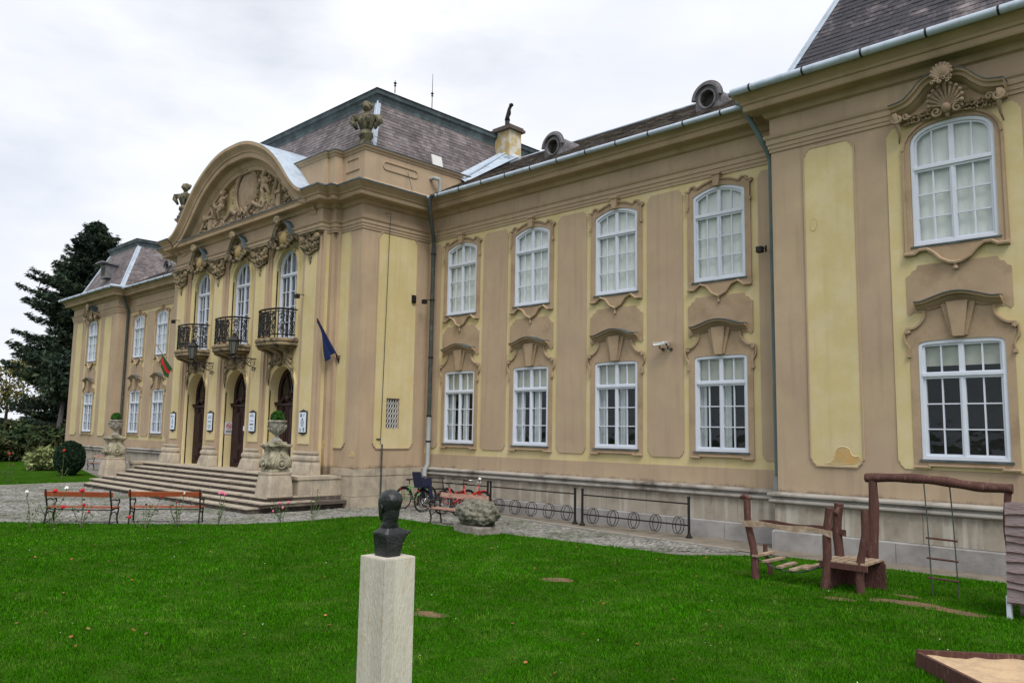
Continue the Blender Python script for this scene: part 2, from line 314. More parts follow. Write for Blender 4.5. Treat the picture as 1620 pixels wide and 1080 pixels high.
def spiral(fr, u, v, d, r0, turns, sgn=1, a0=0, r1=.15, n=18, dd=0):
    return [fr(u+r0*(1-(1-r1)*i/n)*math.cos(a0+sgn*2*PI*turns*i/n), v+r0*(1-(1-r1)*i/n)*math.sin(a0+sgn*2*PI*turns*i/n), d+dd*i/n) for i in range(n+1)]
def smoothpath(pts, n=6):
    P = [Vector(p) for p in pts]; o = []
    for i in range(len(P)-1):
        a, b, c, d = P[max(i-1, 0)], P[i], P[i+1], P[min(i+2, len(P)-1)]
        for q in range(n):
            t = q/n; o.append(.5*((2*b)+(c-a)*t+(2*a-5*b+4*c-d)*t*t+(3*b-a-3*c+d)*t**3))
    o.append(P[-1]); return o
def sp2(pts, n=6): return [(p.x, p.y) for p in smoothpath([(a, b, 0) for a, b in pts], n)]
def np_mesh(name, verts, nper, mats, smooth=False):
    """verts (k*nper,3) numpy; every nper verts is one polygon"""
    me = bpy.data.meshes.new(name); nv = len(verts); nf = nv//nper
    me.vertices.add(nv); me.vertices.foreach_set('co', np.ascontiguousarray(verts, dtype=np.float32).ravel())
    me.loops.add(nv); me.loops.foreach_set('vertex_index', np.arange(nv, dtype=np.int32))
    me.polygons.add(nf); me.polygons.foreach_set('loop_start', np.arange(0, nv, nper, dtype=np.int32)); me.polygons.foreach_set('loop_total', np.full(nf, nper, dtype=np.int32))
    me.materials.append(mats); me.update(calc_edges=True); return me
def leaves(name, pts, size, m, parent=None, aspect=1.6, droop=0, dirs=None, loc=(0, 0, 0)):
    n = len(pts); a = RNG.normal(size=(n, 3)) if dirs is None else dirs+RNG.normal(size=(n, 3))*.45
    a[:, 2] -= droop; a /= np.linalg.norm(a, axis=1)[:, None]; b = np.cross(a, RNG.normal(size=(n, 3))); b /= np.linalg.norm(b, axis=1)[:, None]
    sz = (size*RNG.uniform(.6, 1.3, n))[:, None]
    v = np.stack([pts-a*sz*aspect*.5, pts+b*sz*.5, pts+a*sz*aspect*.5, pts-b*sz*.5], 1).reshape(-1, 3)
    return obj(name, np_mesh(name, v, 4, m), parent, loc)
def inpoly(px, py, poly):
    r = np.zeros(len(px), bool); n = len(poly)
    for i in range(n):
        x0, y0 = poly[i]; x1, y1 = poly[(i+1) % n]
        c = ((y0 > py) != (y1 > py)) & (px < (x1-x0)*(py-y0)/(y1-y0+1e-12)+x0); r ^= c
    return r

# ================================================================== GROUND
AX = -10.9239
def sheet(name, poly, z, m, sub=None):
    b = MB(); tr = tessellate_polygon([[Vector((x, y, 0)) for x, y in poly]]); fs = []
    for t in tr:
        a, c, d = [poly[i] for i in t]
        if (c[0]-a[0])*(d[1]-a[1])-(c[1]-a[1])*(d[0]-a[0]) < 0: t = (t[0], t[2], t[1])
        fs.append(tuple(t))
    b.add([(x, y, z) for x, y in poly], fs); return struct(b.build(name, m))
sheet('ground', [(-900, -900), (900, -900), (900, 900), (-900, 900)], -.06, FARG)
sheet('pavement', [(-46, -24), (8, -24), (30, -6), (30, 10), (-46, 10)], -.03, PAVE)
LAWN1 = sp2([(-18, -27), (-12, -19.5), (-8.2, -15.3), (-5.75, -12.75), (-4.55, -11.75), (-3.1, -10.15), (-1.9, -8.7), (-1.23, -7.6), (-1.0, -6.2), (-1.1, -4.9), (-.8, -4.0), (.3, -3.8), (2.16, -3.88), (4.2, -3.85), (5.61, -3.75), (7.1, -3.6), (8.3, -3.5), (9.4, -3.4), (10.1, -2.75), (10.8, -2.1), (11.8, -1.8), (14, -1.72), (17, -1.7), (26, -1.7)], 4)+[(40, -1.7), (40, -27)]
sheet('lawn', LAWN1, .0, LAWN)
LAWN2 = sp2([(-19.9, -6.0), (-20.0, -7.2), (-19.85, -8.2), (-19.8, -9.3), (-20.3, -11), (-22, -14)], 4)+[(-60, -26), (-90, -14), (-90, 14), (-46, 8), (-41.5, -1.6), (-33, -2.0), (-22, -4.4)]
sheet('side_lawn', LAWN2, .0, LAWN)
# concrete strip with kerb along the right wing
strip = [(-3.3, -.16), (-3.3, -.9), (2.1, -.98), (4.7, -1.35), (9.9, -1.75), (30, -1.75), (30, -.1)]
sheet('concrete_strip', strip, -.012, CONC)
b = MB(); cp = [(-1.5, -.98), (2.1, -1.0), (4.7, -1.37), (9.9, -1.77)]
for i in range(3):
    (x0, y0), (x1, y1) = cp[i], cp[i+1]; n = int((x1-x0)/1.0)
    for q in range(n):
        a, c = q/n+.004, (q+1)/n-.004
        xa, ya, xb, yb = x0+(x1-x0)*a, y0+(y1-y0)*a, x0+(x1-x0)*c, y0+(y1-y0)*c
        b.hexa([(xa, ya-.1, -.05), (xb, yb-.1, -.05), (xb, yb, -.05), (xa, ya, -.05), (xa, ya-.1, .03), (xb, yb-.1, .03), (xb, yb, .03), (xa, ya, .03)])
struct(b.build('kerb', CURB))
b = MB()
LE = sp2([(-19.9, -6.0), (-20.0, -7.2), (-19.85, -8.2), (-19.8, -9.3), (-20.3, -11), (-22, -14)], 4)
for i in range(len(LE)-1):
    (x0, y0), (x1, y1) = LE[i], LE[i+1]; d = Vector((x1-x0, y1-y0)).normalized(); nx, ny = -d.y*.16, d.x*.16
    b.hexa([(x0, y0, -.05), (x1, y1, -.05), (x1+nx, y1+ny, -.05), (x0+nx, y0+ny, -.05), (x0, y0, .03), (x1, y1, .03), (x1+nx, y1+ny, .03), (x0+nx, y0+ny, .03)])
struct(b.build('lawn_edging', CURB))
# cobbles (too many to count): small domed setts on the paths
def cobbles():
    xs, ys = [], []; g = .115
    X, Y = np.meshgrid(np.arange(-21.5, 11.5, g), np.arange(-15.5, -.3, g)); X = X.ravel(); Y = Y.ravel()
    X = X+RNG.normal(size=len(X))*.012+np.where((np.round(Y/g) % 2) == 0, g/2, 0); Y = Y+RNG.normal(size=len(Y))*.012
    k = ~inpoly(X, Y, LAWN1) & ~inpoly(X, Y, LAWN2) & ~((X > -18.2) & (X < -3.4) & (Y > -6.65)) & ~((X > -18.6) & (X < -3.2) & (Y > -3.1))
    ty = np.interp(X, [-3.3, 2.1, 4.7, 9.9], [-1.0, -1.12, -1.5, -1.9]); k &= ~((X > -3.3) & (Y > ty))
    k &= ~((X < -18.2) & (Y > -3.4)) & (Y > -15.3+0*X) & (Y-.95*X > -11.5)
    X = X[k]; Y = Y[k]; n = len(X); s = RNG.uniform(.044, .055, n); a = RNG.normal(size=n)*.15; z = RNG.uniform(-.012, .008, n)
    out = []
    for t in range(4):
        an = a+PI/4+t*PI/2; out.append(np.stack([X+np.cos(an)*s*1.3, Y+np.sin(an)*s*1.3, z-.014], 1))
    top = []
    for t in range(4):
        an = a+PI/4+t*PI/2; top.append(np.stack([X+np.cos(an)*s*.95, Y+np.sin(an)*s*.95, z+RNG.normal(size=n)*.003], 1))
    f = [np.stack([top[0], top[1], top[2], top[3]], 1)]
    for t in range(4): f.append(np.stack([out[t], out[(t+1) % 4], top[(t+1) % 4], top[t]], 1))
    V = np.stack(out+top, 1).reshape(-1, 3); me = bpy.data.meshes.new('cobbles')
    idx = [(4, 5, 6, 7), (0, 1, 5, 4), (1, 2, 6, 5), (2, 3, 7, 6), (3, 0, 4, 7)]
    F = (np.arange(n)[:, None, None]*8+np.array(idx)[None]).reshape(-1)
    me.vertices.add(len(V)); me.vertices.foreach_set('co', V.astype(np.float32).ravel()); me.loops.add(len(F)); me.loops.foreach_set('vertex_index', F.astype(np.int32))
    me.polygons.add(len(F)//4); me.polygons.foreach_set('loop_start', np.arange(0, len(F), 4, dtype=np.int32)); me.polygons.foreach_set('loop_total', np.full(len(F)//4, 4, dtype=np.int32))
    me.materials.append(COBBLE); me.update(calc_edges=True)
    o = stuff(obj('cobblestones', me)); tag(o, 'grey cobblestones paving the path in front of the stairs and bench', 'paving')
cobbles()

# ================================================================== PALACE
PAL = thing('palace', 'ochre and tan baroque palace with arched pediment, balconies and slate roofs', 'building')
XC = -3.3409; XL = 2*AX-XC; XP = 10.44; XPE = 18.44; D = 3.0148; DP = .68
def mx_(x): return 2*AX-x
# ---- windows -------------------------------------------------------
def make_window(key, w, z0, zs, rise, p, zt, blind, rows=3, cols=2):
    """meshes of one window kind, local: x centred, y=0 wall plane"""
    h = w/2; fr = G0; b = MB()
    def ring(t0, t1, dback, dfront):
        a = win_outline(h-t0, z0+t0, zs if p != 'seg' else zs-t0*.3, max(rise-t0, .01) if p != 'seg' else rise, p)
        c = win_outline(h-t1, z0+t1, zs if p != 'seg' else zs-t1, max(rise-t1, .01) if p != 'seg' else rise, p)
        n = len(a); 
        pts = [fr(q[0], q[1], dfront) for q in a]+[fr(q[0], q[1], dfront) for q in c]+[fr(q[0], q[1], dback) for q in a]+[fr(q[0], q[1], dback) for q in c]
        fs = []
        for i in range(n):
            j = (i+1) % n; fs += [(i, j, n+j, n+i), (n+i, n+j, 3*n+j, 3*n+i), (i, 2*n+i, 2*n+j, j)]
        b.add(pts, fs)
    ring(0, .07, -.1, .015); ring(.07, .115, -.1, -.02)
    T = .10
    zz = lambda x, t: topz(x, h-t, zs if p != 'seg' else zs-t, max(rise-t, .01) if p != 'seg' else rise, p)
    b.box(fr, -h+.06, h-.06, zt-.07, zt+.07, -.09, -.005); b.box(fr, -h+.06, h-.06, zt-.02, zt+.045, -.005, .03)
    b.box(fr, -.055, .055, z0+.05, zt-.07, -.09, -.012); b.box(fr, -.02, .02, z0+.05, zt-.07, -.012, .008)
    b.box(fr, -.05, .05, zt+.07, zz(0, .08)+.0, -.09, -.012)
    c = h-T
    xs = [-c, -c/2-.028, -.055, .055, c/2+.028, c]
    for x in (-(c+.055)/2, (c+.055)/2): b.box(fr, x-.014, x+.014, z0+.08, zt-.06, -.07, -.022); b.box(fr, x-.014, x+.014, zt+.06, zz(x, .09), -.07, -.022)
    lo, hi = z0+.10, zt-.07; zr = [lo+(hi-lo)*i/rows for i in range(rows+1)]
    for z in zr[1:-1]: b.box(fr, -c, c, z-.013, z+.013, -.068, -.024)
    fm = b.mesh('window', WHITE)
    xm = (c+.055)/2; cells = [(-c, -xm), (-xm, -.055), (.055, xm), (xm, c)]; panes = []
    for x0, x1 in cells:
        for i in range(rows):
            q = MB(); q.box(fr, x0, x1, zr[i], zr[i+1], -.055, -.050); panes.append(q.mesh('pane', GLASS))
        q = MB(); ol = [(x0, zt+.06), (x1, zt+.06)]+[(x1+(x0-x1)*i/5, zz(x1+(x0-x1)*i/5, .09)) for i in range(6)]
        q.plate(fr, ol, d0=-.055, d1=-.050, back=True); panes.append(q.mesh('pane', GLASS))
    q = MB()                       # all panes joined, for windows too far off to tell them apart
    for x0, x1 in cells: q.box(fr, x0, x1, lo, hi, -.055, -.050)
    q.plate(fr, [(-c, zt+.06), (c, zt+.06)]+[(c-2*c*i/10, zz(c-2*c*i/10, .09)) for i in range(11)], d0=-.055, d1=-.05, back=True); pj = q.mesh('glazing', GLASS)
    s = MB(); s.box(fr, -h-.05, h+.05, z0-.045, z0-.005, -.05, .07); sm = s.mesh('window_sill', ZINCD)
    def cur(u0, u1, v0, v1, waves, dd=-.14, amp=.007):
        q = MB(); n = max(6, int((u1-u0)*30)); rows_ = []
        for i in range(n+1):
            u = u0+(u1-u0)*i/n; d_ = dd+amp*math.sin(waves*u+1.3*math.sin(u*5)); rows_.append([fr(u, v0, d_), fr(u, v1, d_)])
        q._rows(rows_, False, None, False); return q
    cm = []
    if blind == 'full': cm.append(('curtain', cur(-h, h, z0, zs+rise+.05, 30).mesh('curtain', CURTAIN, True)))
    if blind in ('half', 'side', 'parted'):
        top = MB(); v0 = zt+.06 if blind != 'half' else zt+.2; v0 = zt-.05 if blind == 'side' else v0
        top.add([fr(-h, v0, -.13), fr(h, v0, -.13), fr(h, zs+rise, -.13), fr(-h, zs+rise, -.13)], [(0, 1, 2, 3)]); cm.append(('roller_blind', top.mesh('roller_blind', BLIND)))
    if blind == 'side':
        for u0, u1 in ((-h, -h+.34), (.02, .32)): cm.append(('curtain', cur(u0, u1, z0, zt, 60, -.2, .02).mesh('curtain', SHEER, True)))
    if blind == 'parted':
        for u0, u1 in ((-h, -h+.22), (-.02, .18)): cm.append(('curtain', cur(u0, u1, z0, zt, 60, -.2, .02).mesh('curtain', SHEER, True)))
    r = MB(); u0, u1, v0, v1 = -h-.35, h+.35, z0-.3, zs+rise+.3; dd = -1.6
    r.box(fr, u0, u1, v0, v1, dd, -.25); r.f = [r.f[i] for i in (0, 1, 2, 4, 5, 3)][:6]; r.m = r.m[:6]
    # open front: drop the face nearest the street
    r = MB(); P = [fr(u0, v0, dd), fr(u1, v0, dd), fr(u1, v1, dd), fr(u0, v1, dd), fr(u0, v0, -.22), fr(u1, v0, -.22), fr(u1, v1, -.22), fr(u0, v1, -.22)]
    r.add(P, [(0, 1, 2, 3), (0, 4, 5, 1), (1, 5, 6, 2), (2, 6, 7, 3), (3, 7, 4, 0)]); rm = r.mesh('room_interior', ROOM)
    return dict(frame=fm, panes=panes, joined=pj, sill=sm, cur=cm, room=rm, out=win_outline(h+.004, z0-.004, zs, rise+.004, p), h=h)
W0 = 1.5243
KU = make_window('u', W0, 6.672, 9.03, .19, 'seg', 8.45, 'full')
KL = {i: make_window('l', W0, 2.164, 4.56, .10, 5, 3.94, b_) for i, b_ in enumerate(['side', 'side', 'parted', 'parted'])}
W5 = 1.61
KPU = make_window('pu', W5, 6.667, 8.86, .44, 2.5, 8.35, 'full')
KPL = make_window('pl', W5, 2.164, 4.50, .13, 4, 3.90, 'half')
KF = make_window('f', 1.40, 5.85, 8.55, .70, 2, 8.30, 'none', rows=4)
def place_window(K, x, y, near=True, wall=None, d=0, sill=True, rz=0, label=None):
    o = obj('window', K['frame'], PAL, (x, y, 0), rz)
    if label: o['label'] = label
    if near:
        for p in K['panes']: obj('pane', p, o)
    else: obj('pane', K['joined'], o)
    for n_, c in K['cur']: obj(n_, c, o)
    if sill: obj('window_sill', K['sill'], o)
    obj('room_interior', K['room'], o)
    return o
XS = [-1.5092+i*3.3705 for i in range(4)]
# ---- walls ----------------------------------------------------------
ZW0, ZW1 = 1.25, 10.4
def wall_with(fr, u0, u1, holes, z0=ZW0, z1=ZW1, m=YEL, name='wall', depth=-.1, parts=None):
    b = MB(); b.plate(fr, rect(u0, u1, z0, z1), holes, d0=-.3, d1=0, hole_d=depth, sides=False); return b.build(name, m, PAL)
def shift(pl, u): return [(a+u, v) for a, v in pl]
holesW = [shift(K['out'], x) for i, x in enumerate(XS) for K in (KU, KL[i])]
wall_with(front(0), XC, XP, holesW)
holesWL = [shift(K['out'], mx_(x)) for i, x in enumerate(XS) for K in (KU, KL[i])]
wall_with(front(0), mx_(XP), XL, holesWL)
for X5, a, c in ((14.4392, XP, XPE), (mx_(14.4392), mx_(XPE), mx_(XP))):
    wall_with(front(-DP), a, c, [shift(KPU['out'], X5), shift(KPL['out'], X5)], m=TAN)
# return and end walls
lf = lambda x: Fr((x, 0, 0), (0, -1, 0), (-1, 0, 0))
for f_, q, hs in ((right(mx_(XP)), rect(-DP, 0, ZW0, ZW1), []), (right(XPE), rect(-DP, 11, ZW0, ZW1), []), (lf(XP), rect(0, DP, ZW0, ZW1), []), (lf(mx_(XPE)), rect(-11, DP, ZW0, ZW1), []), (lf(XL), rect(0, D, ZW0, ZW1), []), (right(XC), rect(-D, 0, ZW0, ZW1), [rect(-1.76, -1.20, 2.63, 3.68)])):
    b = MB(); b.plate(f_, q, hs, d0=-.1, d1=0, hole_d=-.15, sides=False); b.build('wall', TAN, PAL)
b = MB(); b.bx(mx_(XPE)+.01, XPE-.01, 10.9, 11, 0, 11); b.build('wall', TAN, PAL)
# small barred window in the side wall
b = MB(); fr = right(XC); b.box(fr, -1.8, -1.16, 2.58, 3.72, -.5, -.16); b.build('small_window', ROOM, PAL)
g = MB()
for i in range(5):
    for j in range(6):
        u, v = -1.70+i*.11, 2.72+j*.175; g.tube([fr(u-.055, v, -.05), fr(u-.02, v+.085, -.05), fr(u+.02, v+.085, -.05), fr(u+.055, v, -.05), fr(u+.02, v-.085, -.05), fr(u-.02, v-.085, -.05)], .011, 4, closed=True)
g.build('window_grille', GREYC, PAL)
# ---- tan/yellow panels on walls --------------------------------------
def scoop_rect(u0, u1, v0, v1, cw=.13, ch=.17):
    """rectangle whose corners are scooped in (concave)"""
    def c(cx, cy, sx, sy, rev):
        p = [(cx+sx*cw, cy), (cx+sx*cw*.78, cy+sy*ch*.25), (cx+sx*cw*.38, cy+sy*ch*.48), (cx+sx*cw*.28, cy+sy*ch*.85), (cx, cy+sy*ch)]
        return p[::-1] if rev else p
    return c(u0, v0, 1, 1, True)+c(u1, v0, -1, 1, False)+c(u1, v1, -1, -1, True)+c(u0, v1, 1, -1, False)
PITCH = 3.3705
def pier_panels(sgn):
    f = front(0)
    T = (lambda x: x) if sgn > 0 else mx_
    cs = [(XS[i]+XS[i+1])/2 for i in range(3)]
    for c in cs:
        c = T(c); b = MB(); b.plate(f, scoop_rect(c-.58, c+.58, 1.98, 9.36), d1=.028); b.build('plaster_panel', TAN, PAL)
    for a, c in ((XC+.02, XS[0]-1.12), (XS[3]+1.13, XP-.02)):
        a, c = sorted((T(a), T(c))); b = MB(); b.plate(f, scoop_rect(a, c, 1.98, 9.36, .1, .15), d1=.028); b.build('plaster_panel', TAN, PAL)
    u0, u1 = (XC, XP) if sgn > 0 else (mx_(XP), XL)
    b = MB(); b.plate(f, rect(u0+.002, u1-.002, ZW0, 1.76), d1=.022); b.build('plaster_band', TAN, PAL)
pier_panels(1); pier_panels(-1)
# yellow panels on the pavilions (recess look: raised thin field)
def pav_panels(T, X5):
    f = front(-DP)
    for a, c in ((11.27, 12.42), (2*14.4392-12.42, 2*14.4392-11.27)):
        a, c = sorted((T(a), T(c))); b = MB(); b.plate(f, scoop_rect(a, c, 1.95, 9.37), d1=.02); b.build('plaster_panel', YEL, PAL)
    holes = [shift(KPU['out'], X5), shift(KPL['out'], X5)]
    b = MB(); b.plate(f, scoop_rect(X5-1.29, X5+1.29, 1.95, 9.37), holes, d1=.02)
    b.build('plaster_panel', YEL, PAL)
    # thin shadow-casting bead round the panels
    for a, c in ((11.27, 12.42), (2*14.4392-12.42, 2*14.4392-11.27)):
        a, c = sorted((T(a), T(c))); q = scoop_rect(a, c, 1.95, 9.37)
        t = MB(); t.sweep_el(f, q, [(-.035, 0), (-.03, .035), (.0, .035), (.0, .0)], closed=True); t.build('panel_moulding', TAN, PAL)
pav_panels(lambda x: x, 14.4392); pav_panels(mx_, mx_(14.4392))
# central block panels
for f, u0, u1, z0_, z1_ in ((right(XC), -2.3, -.6, 1.96, 9.5), (front(-D), -4.86, -3.94, 1.96, 9.5), (front(-D), mx_(-3.94), mx_(-4.86), 1.96, 9.5)):
    q = scoop_rect(u0, u1, z0_, z1_, .14, .18)
    hs = [rect(-1.765, -1.195, 2.625, 3.685)] if f.n.x > .5 else []
    b = MB(); t = MB(); b.plate(f, q, hs, d1=.012); t.sweep_el(f, q, [(-.04, 0), (-.035, .04), (.0, .04), (.0, .0)], closed=True); b.build('plaster_panel', YEL, PAL); t.build('panel_moulding', TAN, PAL)
# ---- window surrounds -------------------------------------------------
def surround_u(f, x, K, spr=9.03):
    b = MB(); e = 1.0
    o = [(-.93, 6.43), (-.72, 6.43), (-.55, 6.56), (-.38, 6.50), (-.22, 6.30), (0, 6.20)]
    o = o+mirror(o)[1:]
    topR = [(.93, 8.75), (.93, 9.12), (1.0, 9.16), (1.0, 9.23), (.88, 9.23), (.83, 9.33), (.70, 9.35), (.62, 9.27)]
    topA = [(u, 9.28+.14*(1-(u/.62)**2)) for u in (.4, .2, 0)]
    tp = topR+topA; tp = tp+mirror(tp)[1:]
    b.plate(f, shift(o+tp, x), [shift(K['out'], x)], d1=.04)
    pr = [(0, .035), (.0, .085), (-.05, .095), (-.055, .04)]
    b.sweep_el(f, shift(tp, x), [(0, .035), (0, .09), (.045, .08), (.05, .035)])
    b.sweep_el(f, shift(o, x), [(0, .035), (0, .10), (.03, .11), (.055, .07), (.06, .035)])
    for s in (1, -1): b.box(f, x+s*.93-.03, x+s*.93+.03, 8.66, 8.75, .03, .09)
    b.lathe(f(x, 0, .07)+Vector((0, 0, 0)), [(.001, 6.04), (.035, 6.07), (.03, 6.12), (.02, 6.16), (.035, 6.2)], 8)
    b.plate(f, shift([(-.075, 9.2), (.075, 9.2), (.12, 9.53), (-.12, 9.53)], x), d0=0, d1=.16)
    b.box(f, x-.135, x+.135, 9.50, 9.55, 0, .19)
    return b
def surround_l(f, x, K, w=0, hood_z=0):
    b = MB(); h = K['h']+.16
    R_ = [(h, 4.33), (h+.02, 4.6), (h+.06, 4.78), (h+.03, 4.88), (h-.10, 4.90), (h-.22, 4.98), (h-.30, 5.12), (h-.33, 5.22), (h-.10, 5.24), (h-.02, 5.18), (h+.02, 5.24), (h+.02, 6.02), (h-.06, 6.06), (h-.10, 6.14), (h-.18, 6.16), (h-.22, 6.25)]
    o = [(-h, 1.98), (-h+.32, 1.98), (-h+.32, 2.02), (h-.32, 2.02), (h-.32, 1.98), (h, 1.98)]
    b.plate(f, shift(o+R_+mirror(R_), x), [shift(K['out'], x)], d1=.034)
    # apron
    b.sweep_el(f, shift(o, x), [(0, .03), (0, .085), (.03, .09), (.045, .034)])
    # scroll brackets
    for s in (1, -1):
        pth = sp2([(x+s*(h-.32), 5.26), (x+s*(h-.30), 5.10), (x+s*(h-.20), 4.97), (x+s*(h-.08), 4.90), (x+s*(h+.03), 4.90), (x+s*(h+.06), 4.84), (x+s*(h+.01), 4.80)], 4)
        b.sweep_el(f, pth, [(-.03, .03), (-.02, .09), (.02, .09), (.03, .03)])
        b.lathe(f(x+s*(h+.01), 0, .05), [(.001, 4.79), (.05, 4.81), (.05, 4.87), (.001, 4.89)], 8)
        b.sweep_el(f, sp2([(x+s*(h+.08), 4.82), (x+s*(h+.09), 4.65), (x+s*(h+.01), 4.5), (x+s*(h+.02), 4.36)], 4), [(-.02, .02), (-.01, .075), (.015, .075), (.025, .02)])
        b.box(f, x+s*(h+.015)-.035, x+s*(h+.015)+.035, 4.29, 4.36, .02, .08)
    # keystone fan
    b.plate(f, shift([(-.10, 4.68), (.10, 4.68), (.20, 5.40), (-.20, 5.40)], x), d0=0, d1=.15)
    for s in (1, -1):
        q = [(s*.105, 4.70), (s*.15, 4.70), (s*.32, 5.36), (s*.205, 5.38)]
        b.plate(f, shift(q if s > 0 else q[::-1], x), d0=0, d1=.09)
    b.sweep_el(f, shift(sp2([(-.62, 5.28), (-.4, 5.30), (-.25, 5.38)], 3), x), [(0, .03), (0, .08), (.04, .03)])
    b.sweep_el(f, shift(sp2([(.25, 5.38), (.4, 5.30), (.62, 5.28)], 3), x), [(0, .03), (0, .08), (.04, .03)])
    # hood cornice
    hp = sp2([(-.80, 5.34), (-.64, 5.345), (-.42, 5.41), (-.2, 5.48), (0, 5.505), (.2, 5.48), (.42, 5.41), (.64, 5.345), (.80, 5.34)], 3)
    b.sweep_el(f, shift(hp, x), [(-.06, 0), (-.06, .05), (-.03, .08), (-.01, .11), (.02, .13), (.04, .18), (.04, .22), (.09, .24), (.09, 0)])
    b.sweep_el(f, shift(hp, x), [(.092, 0), (.092, .27), (.108, .27), (.13, 0)], k=1)
    return b
def label_pos(i): return None
for sgn in (1, -1):
    T = (lambda x: x) if sgn > 0 else mx_
    for i, x in enumerate(XS):
        f = front(0); X = T(x)
        if sgn < 0 and i < 2: pass
        place_window(KU, X, 0, near=sgn > 0); place_window(KL[i], X, 0, near=sgn > 0)
        surround_u(f, X, KU).build('window_surround', TRIM, PAL); surround_l(f, X, KL[i]).build('window_surround', [TRIM, ZINCD], PAL)
def pav_upper(f, x):
    b = MB(); h = .99
    o = [(-h, 6.46), (-h+.22, 6.46), (-h+.32, 6.53), (-h+.45, 6.53), (-.42, 6.44), (-.30, 6.30), (-.12, 6.20), (0, 6.18)]; o = o+mirror(o)[1:]
    tp = [(h-.02, 8.8)]+[((h-.02)*math.cos(R(a)), 8.8+.68*math.sin(R(a))) for a in range(15, 166, 15)]+[(-h+.02, 8.8)]
    b.plate(f, shift(o+tp, x), [shift(KPU['out'], x)], d1=.05)
    b.sweep_el(f, shift(tp, x), [(0, .045), (0, .10), (.05, .09), (.05, .045)])
    b.sweep_el(f, shift([(h-.02, 6.47), (h-.02, 8.8)], x), [(0, .045), (0, .075), (.05, .075), (.05, .045)]); b.sweep_el(f, shift([(-h+.02, 8.8), (-h+.02, 6.47)], x), [(0, .045), (0, .075), (.05, .075), (.05, .045)])
    b.sweep_el(f, shift(o, x), [(0, .045), (0, .13), (.04, .14), (.07, .08), (.07, .045)])
    b.lathe(f(x, 0, .09), [(.001, 6.05), (.05, 6.08), (.05, 6.13), (.02, 6.15), (.04, 6.19)], 8)
    b.plate(f, shift([(-1.08, 9.46), (1.08, 9.46), (1.06, 9.66), (.72, 9.76), (.4, 10.0), (0, 10.12), (-.4, 10.0), (-.75, 9.78), (-1.1, 9.68)], x), d0=0, d1=.10)
    b.build('window_surround', TRIM, PAL)
    c = MB(); hp = sp2([(-1.08, 9.62), (-.88, 9.65), (-.70, 9.71), (-.50, 9.88), (-.36, 10.03), (-.2, 10.10), (0, 10.12), (.2, 10.10), (.36, 10.03), (.50, 9.88), (.70, 9.71), (.88, 9.65), (1.08, 9.62)], 3)
    c.sweep_el(f, shift(hp, x), [(-.10, .05), (-.10, .12), (-.06, .2), (-.02, .26), (.0, .34), (.06, .36), (.08, .42), (.12, .44), (.12, .0)])
    c.sweep_el(f, shift(hp, x), [(.122, 0), (.122, .46), (.14, .46), (.17, 0)], k=1)
    c.build('window_hood', [TRIM, ZINCD], PAL)
    # carved shell and foliage
    s = MB(); s.ell(f(x, 9.68, .12), (.34, .06, .30), 16, 8)
    for i in range(11):                      # big shell, ribs fanning out
        a = R(-15+210*i/10); L_ = .31
        s.tube([f(x, 9.50, .20), f(x+math.cos(a)*L_*.5, 9.60+math.sin(a)*L_*.45, .20), f(x+math.cos(a)*L_, 9.64+math.sin(a)*L_, .30)], [.02, .03, .035], 6)
        s.ell(f(x+math.cos(a)*L_*1.05, 9.64+math.sin(a)*L_*1.05, .30), (.05, .05, .05), 6, 4)
    for i in range(9):                      # crest shell on the hood
        a = R(0+180*i/8); s.tube([f(x, 10.02, .44), f(x+math.cos(a)*.18, 10.14+math.sin(a)*.18, .50)], [.03, .045], 6); s.ell(f(x+math.cos(a)*.19, 10.14+math.sin(a)*.20, .5), (.045, .05, .045), 6, 4)
    for k_ in range(6): s.tube(spiral(f, x+(k_-2.5)*.07, 9.98+.05*(k_ % 2), .50, .05, 1.1, (-1)**k_, k_, n=9), .02, 5)
    s.ell(f(x, 9.48, .24), (.10, .1, .11), 8, 6); s.ell(f(x, 9.38, .16), (.05, .07, .10), 8, 6)
    for sg in (1, -1):
        s.tube(spiral(f, x+sg*.20, 9.44, .22, .11, 1.4, sg, 0), .03, 6)
        s.tube(spiral(f, x+sg*.96, 9.46, .30, .12, 1.5, -sg, PI/2), .04, 6); s.tube(spiral(f, x+sg*.80, 9.50, .24, .08, 1.3, sg, 0), .028, 6)
        s.tube([f(x+sg*1.0, 9.58, .34), f(x+sg*.97, 9.34, .27), f(x+sg*.96, 9.15, .14), f(x+sg*1.0, 8.98, .08)], [.06, .05, .035, .015], 6)
        for i in range(26):
            u = .30+i*.024; v = 9.46+.09*math.sin(i*2.1)-.03*(i/26)
            s.ell(f(x+sg*u, v, .13+.03*math.sin(i*3)), (.045, .05, .022), 6, 4, rot=Matrix.Rotation(sg*(.9*math.sin(i*1.3)), 3, 'Y'))
        for i in range(7):
            s.tube(spiral(f, x+sg*(.36+.085*i), 9.50-.025*i+.06*(i % 2), .13, .05, 1.1, sg*(1 if i % 2 else -1), i, n=9), .016, 5)
    s.build('shell_carving', RELIEF, PAL, smooth=True)
for T in (lambda x: x, mx_):
    X = T(14.4392); f = front(-DP); nr = T(0) == 0
    place_window(KPU, X, -DP, near=nr); place_window(KPL, X, -DP, near=nr)
    pav_upper(f, X); surround_l(f, X, KPL).build('window_surround', [TRIM, ZINCD], PAL)

MEDAL = mat('ochre_medallion', (.33, .24, .10), .9, .15, 3)
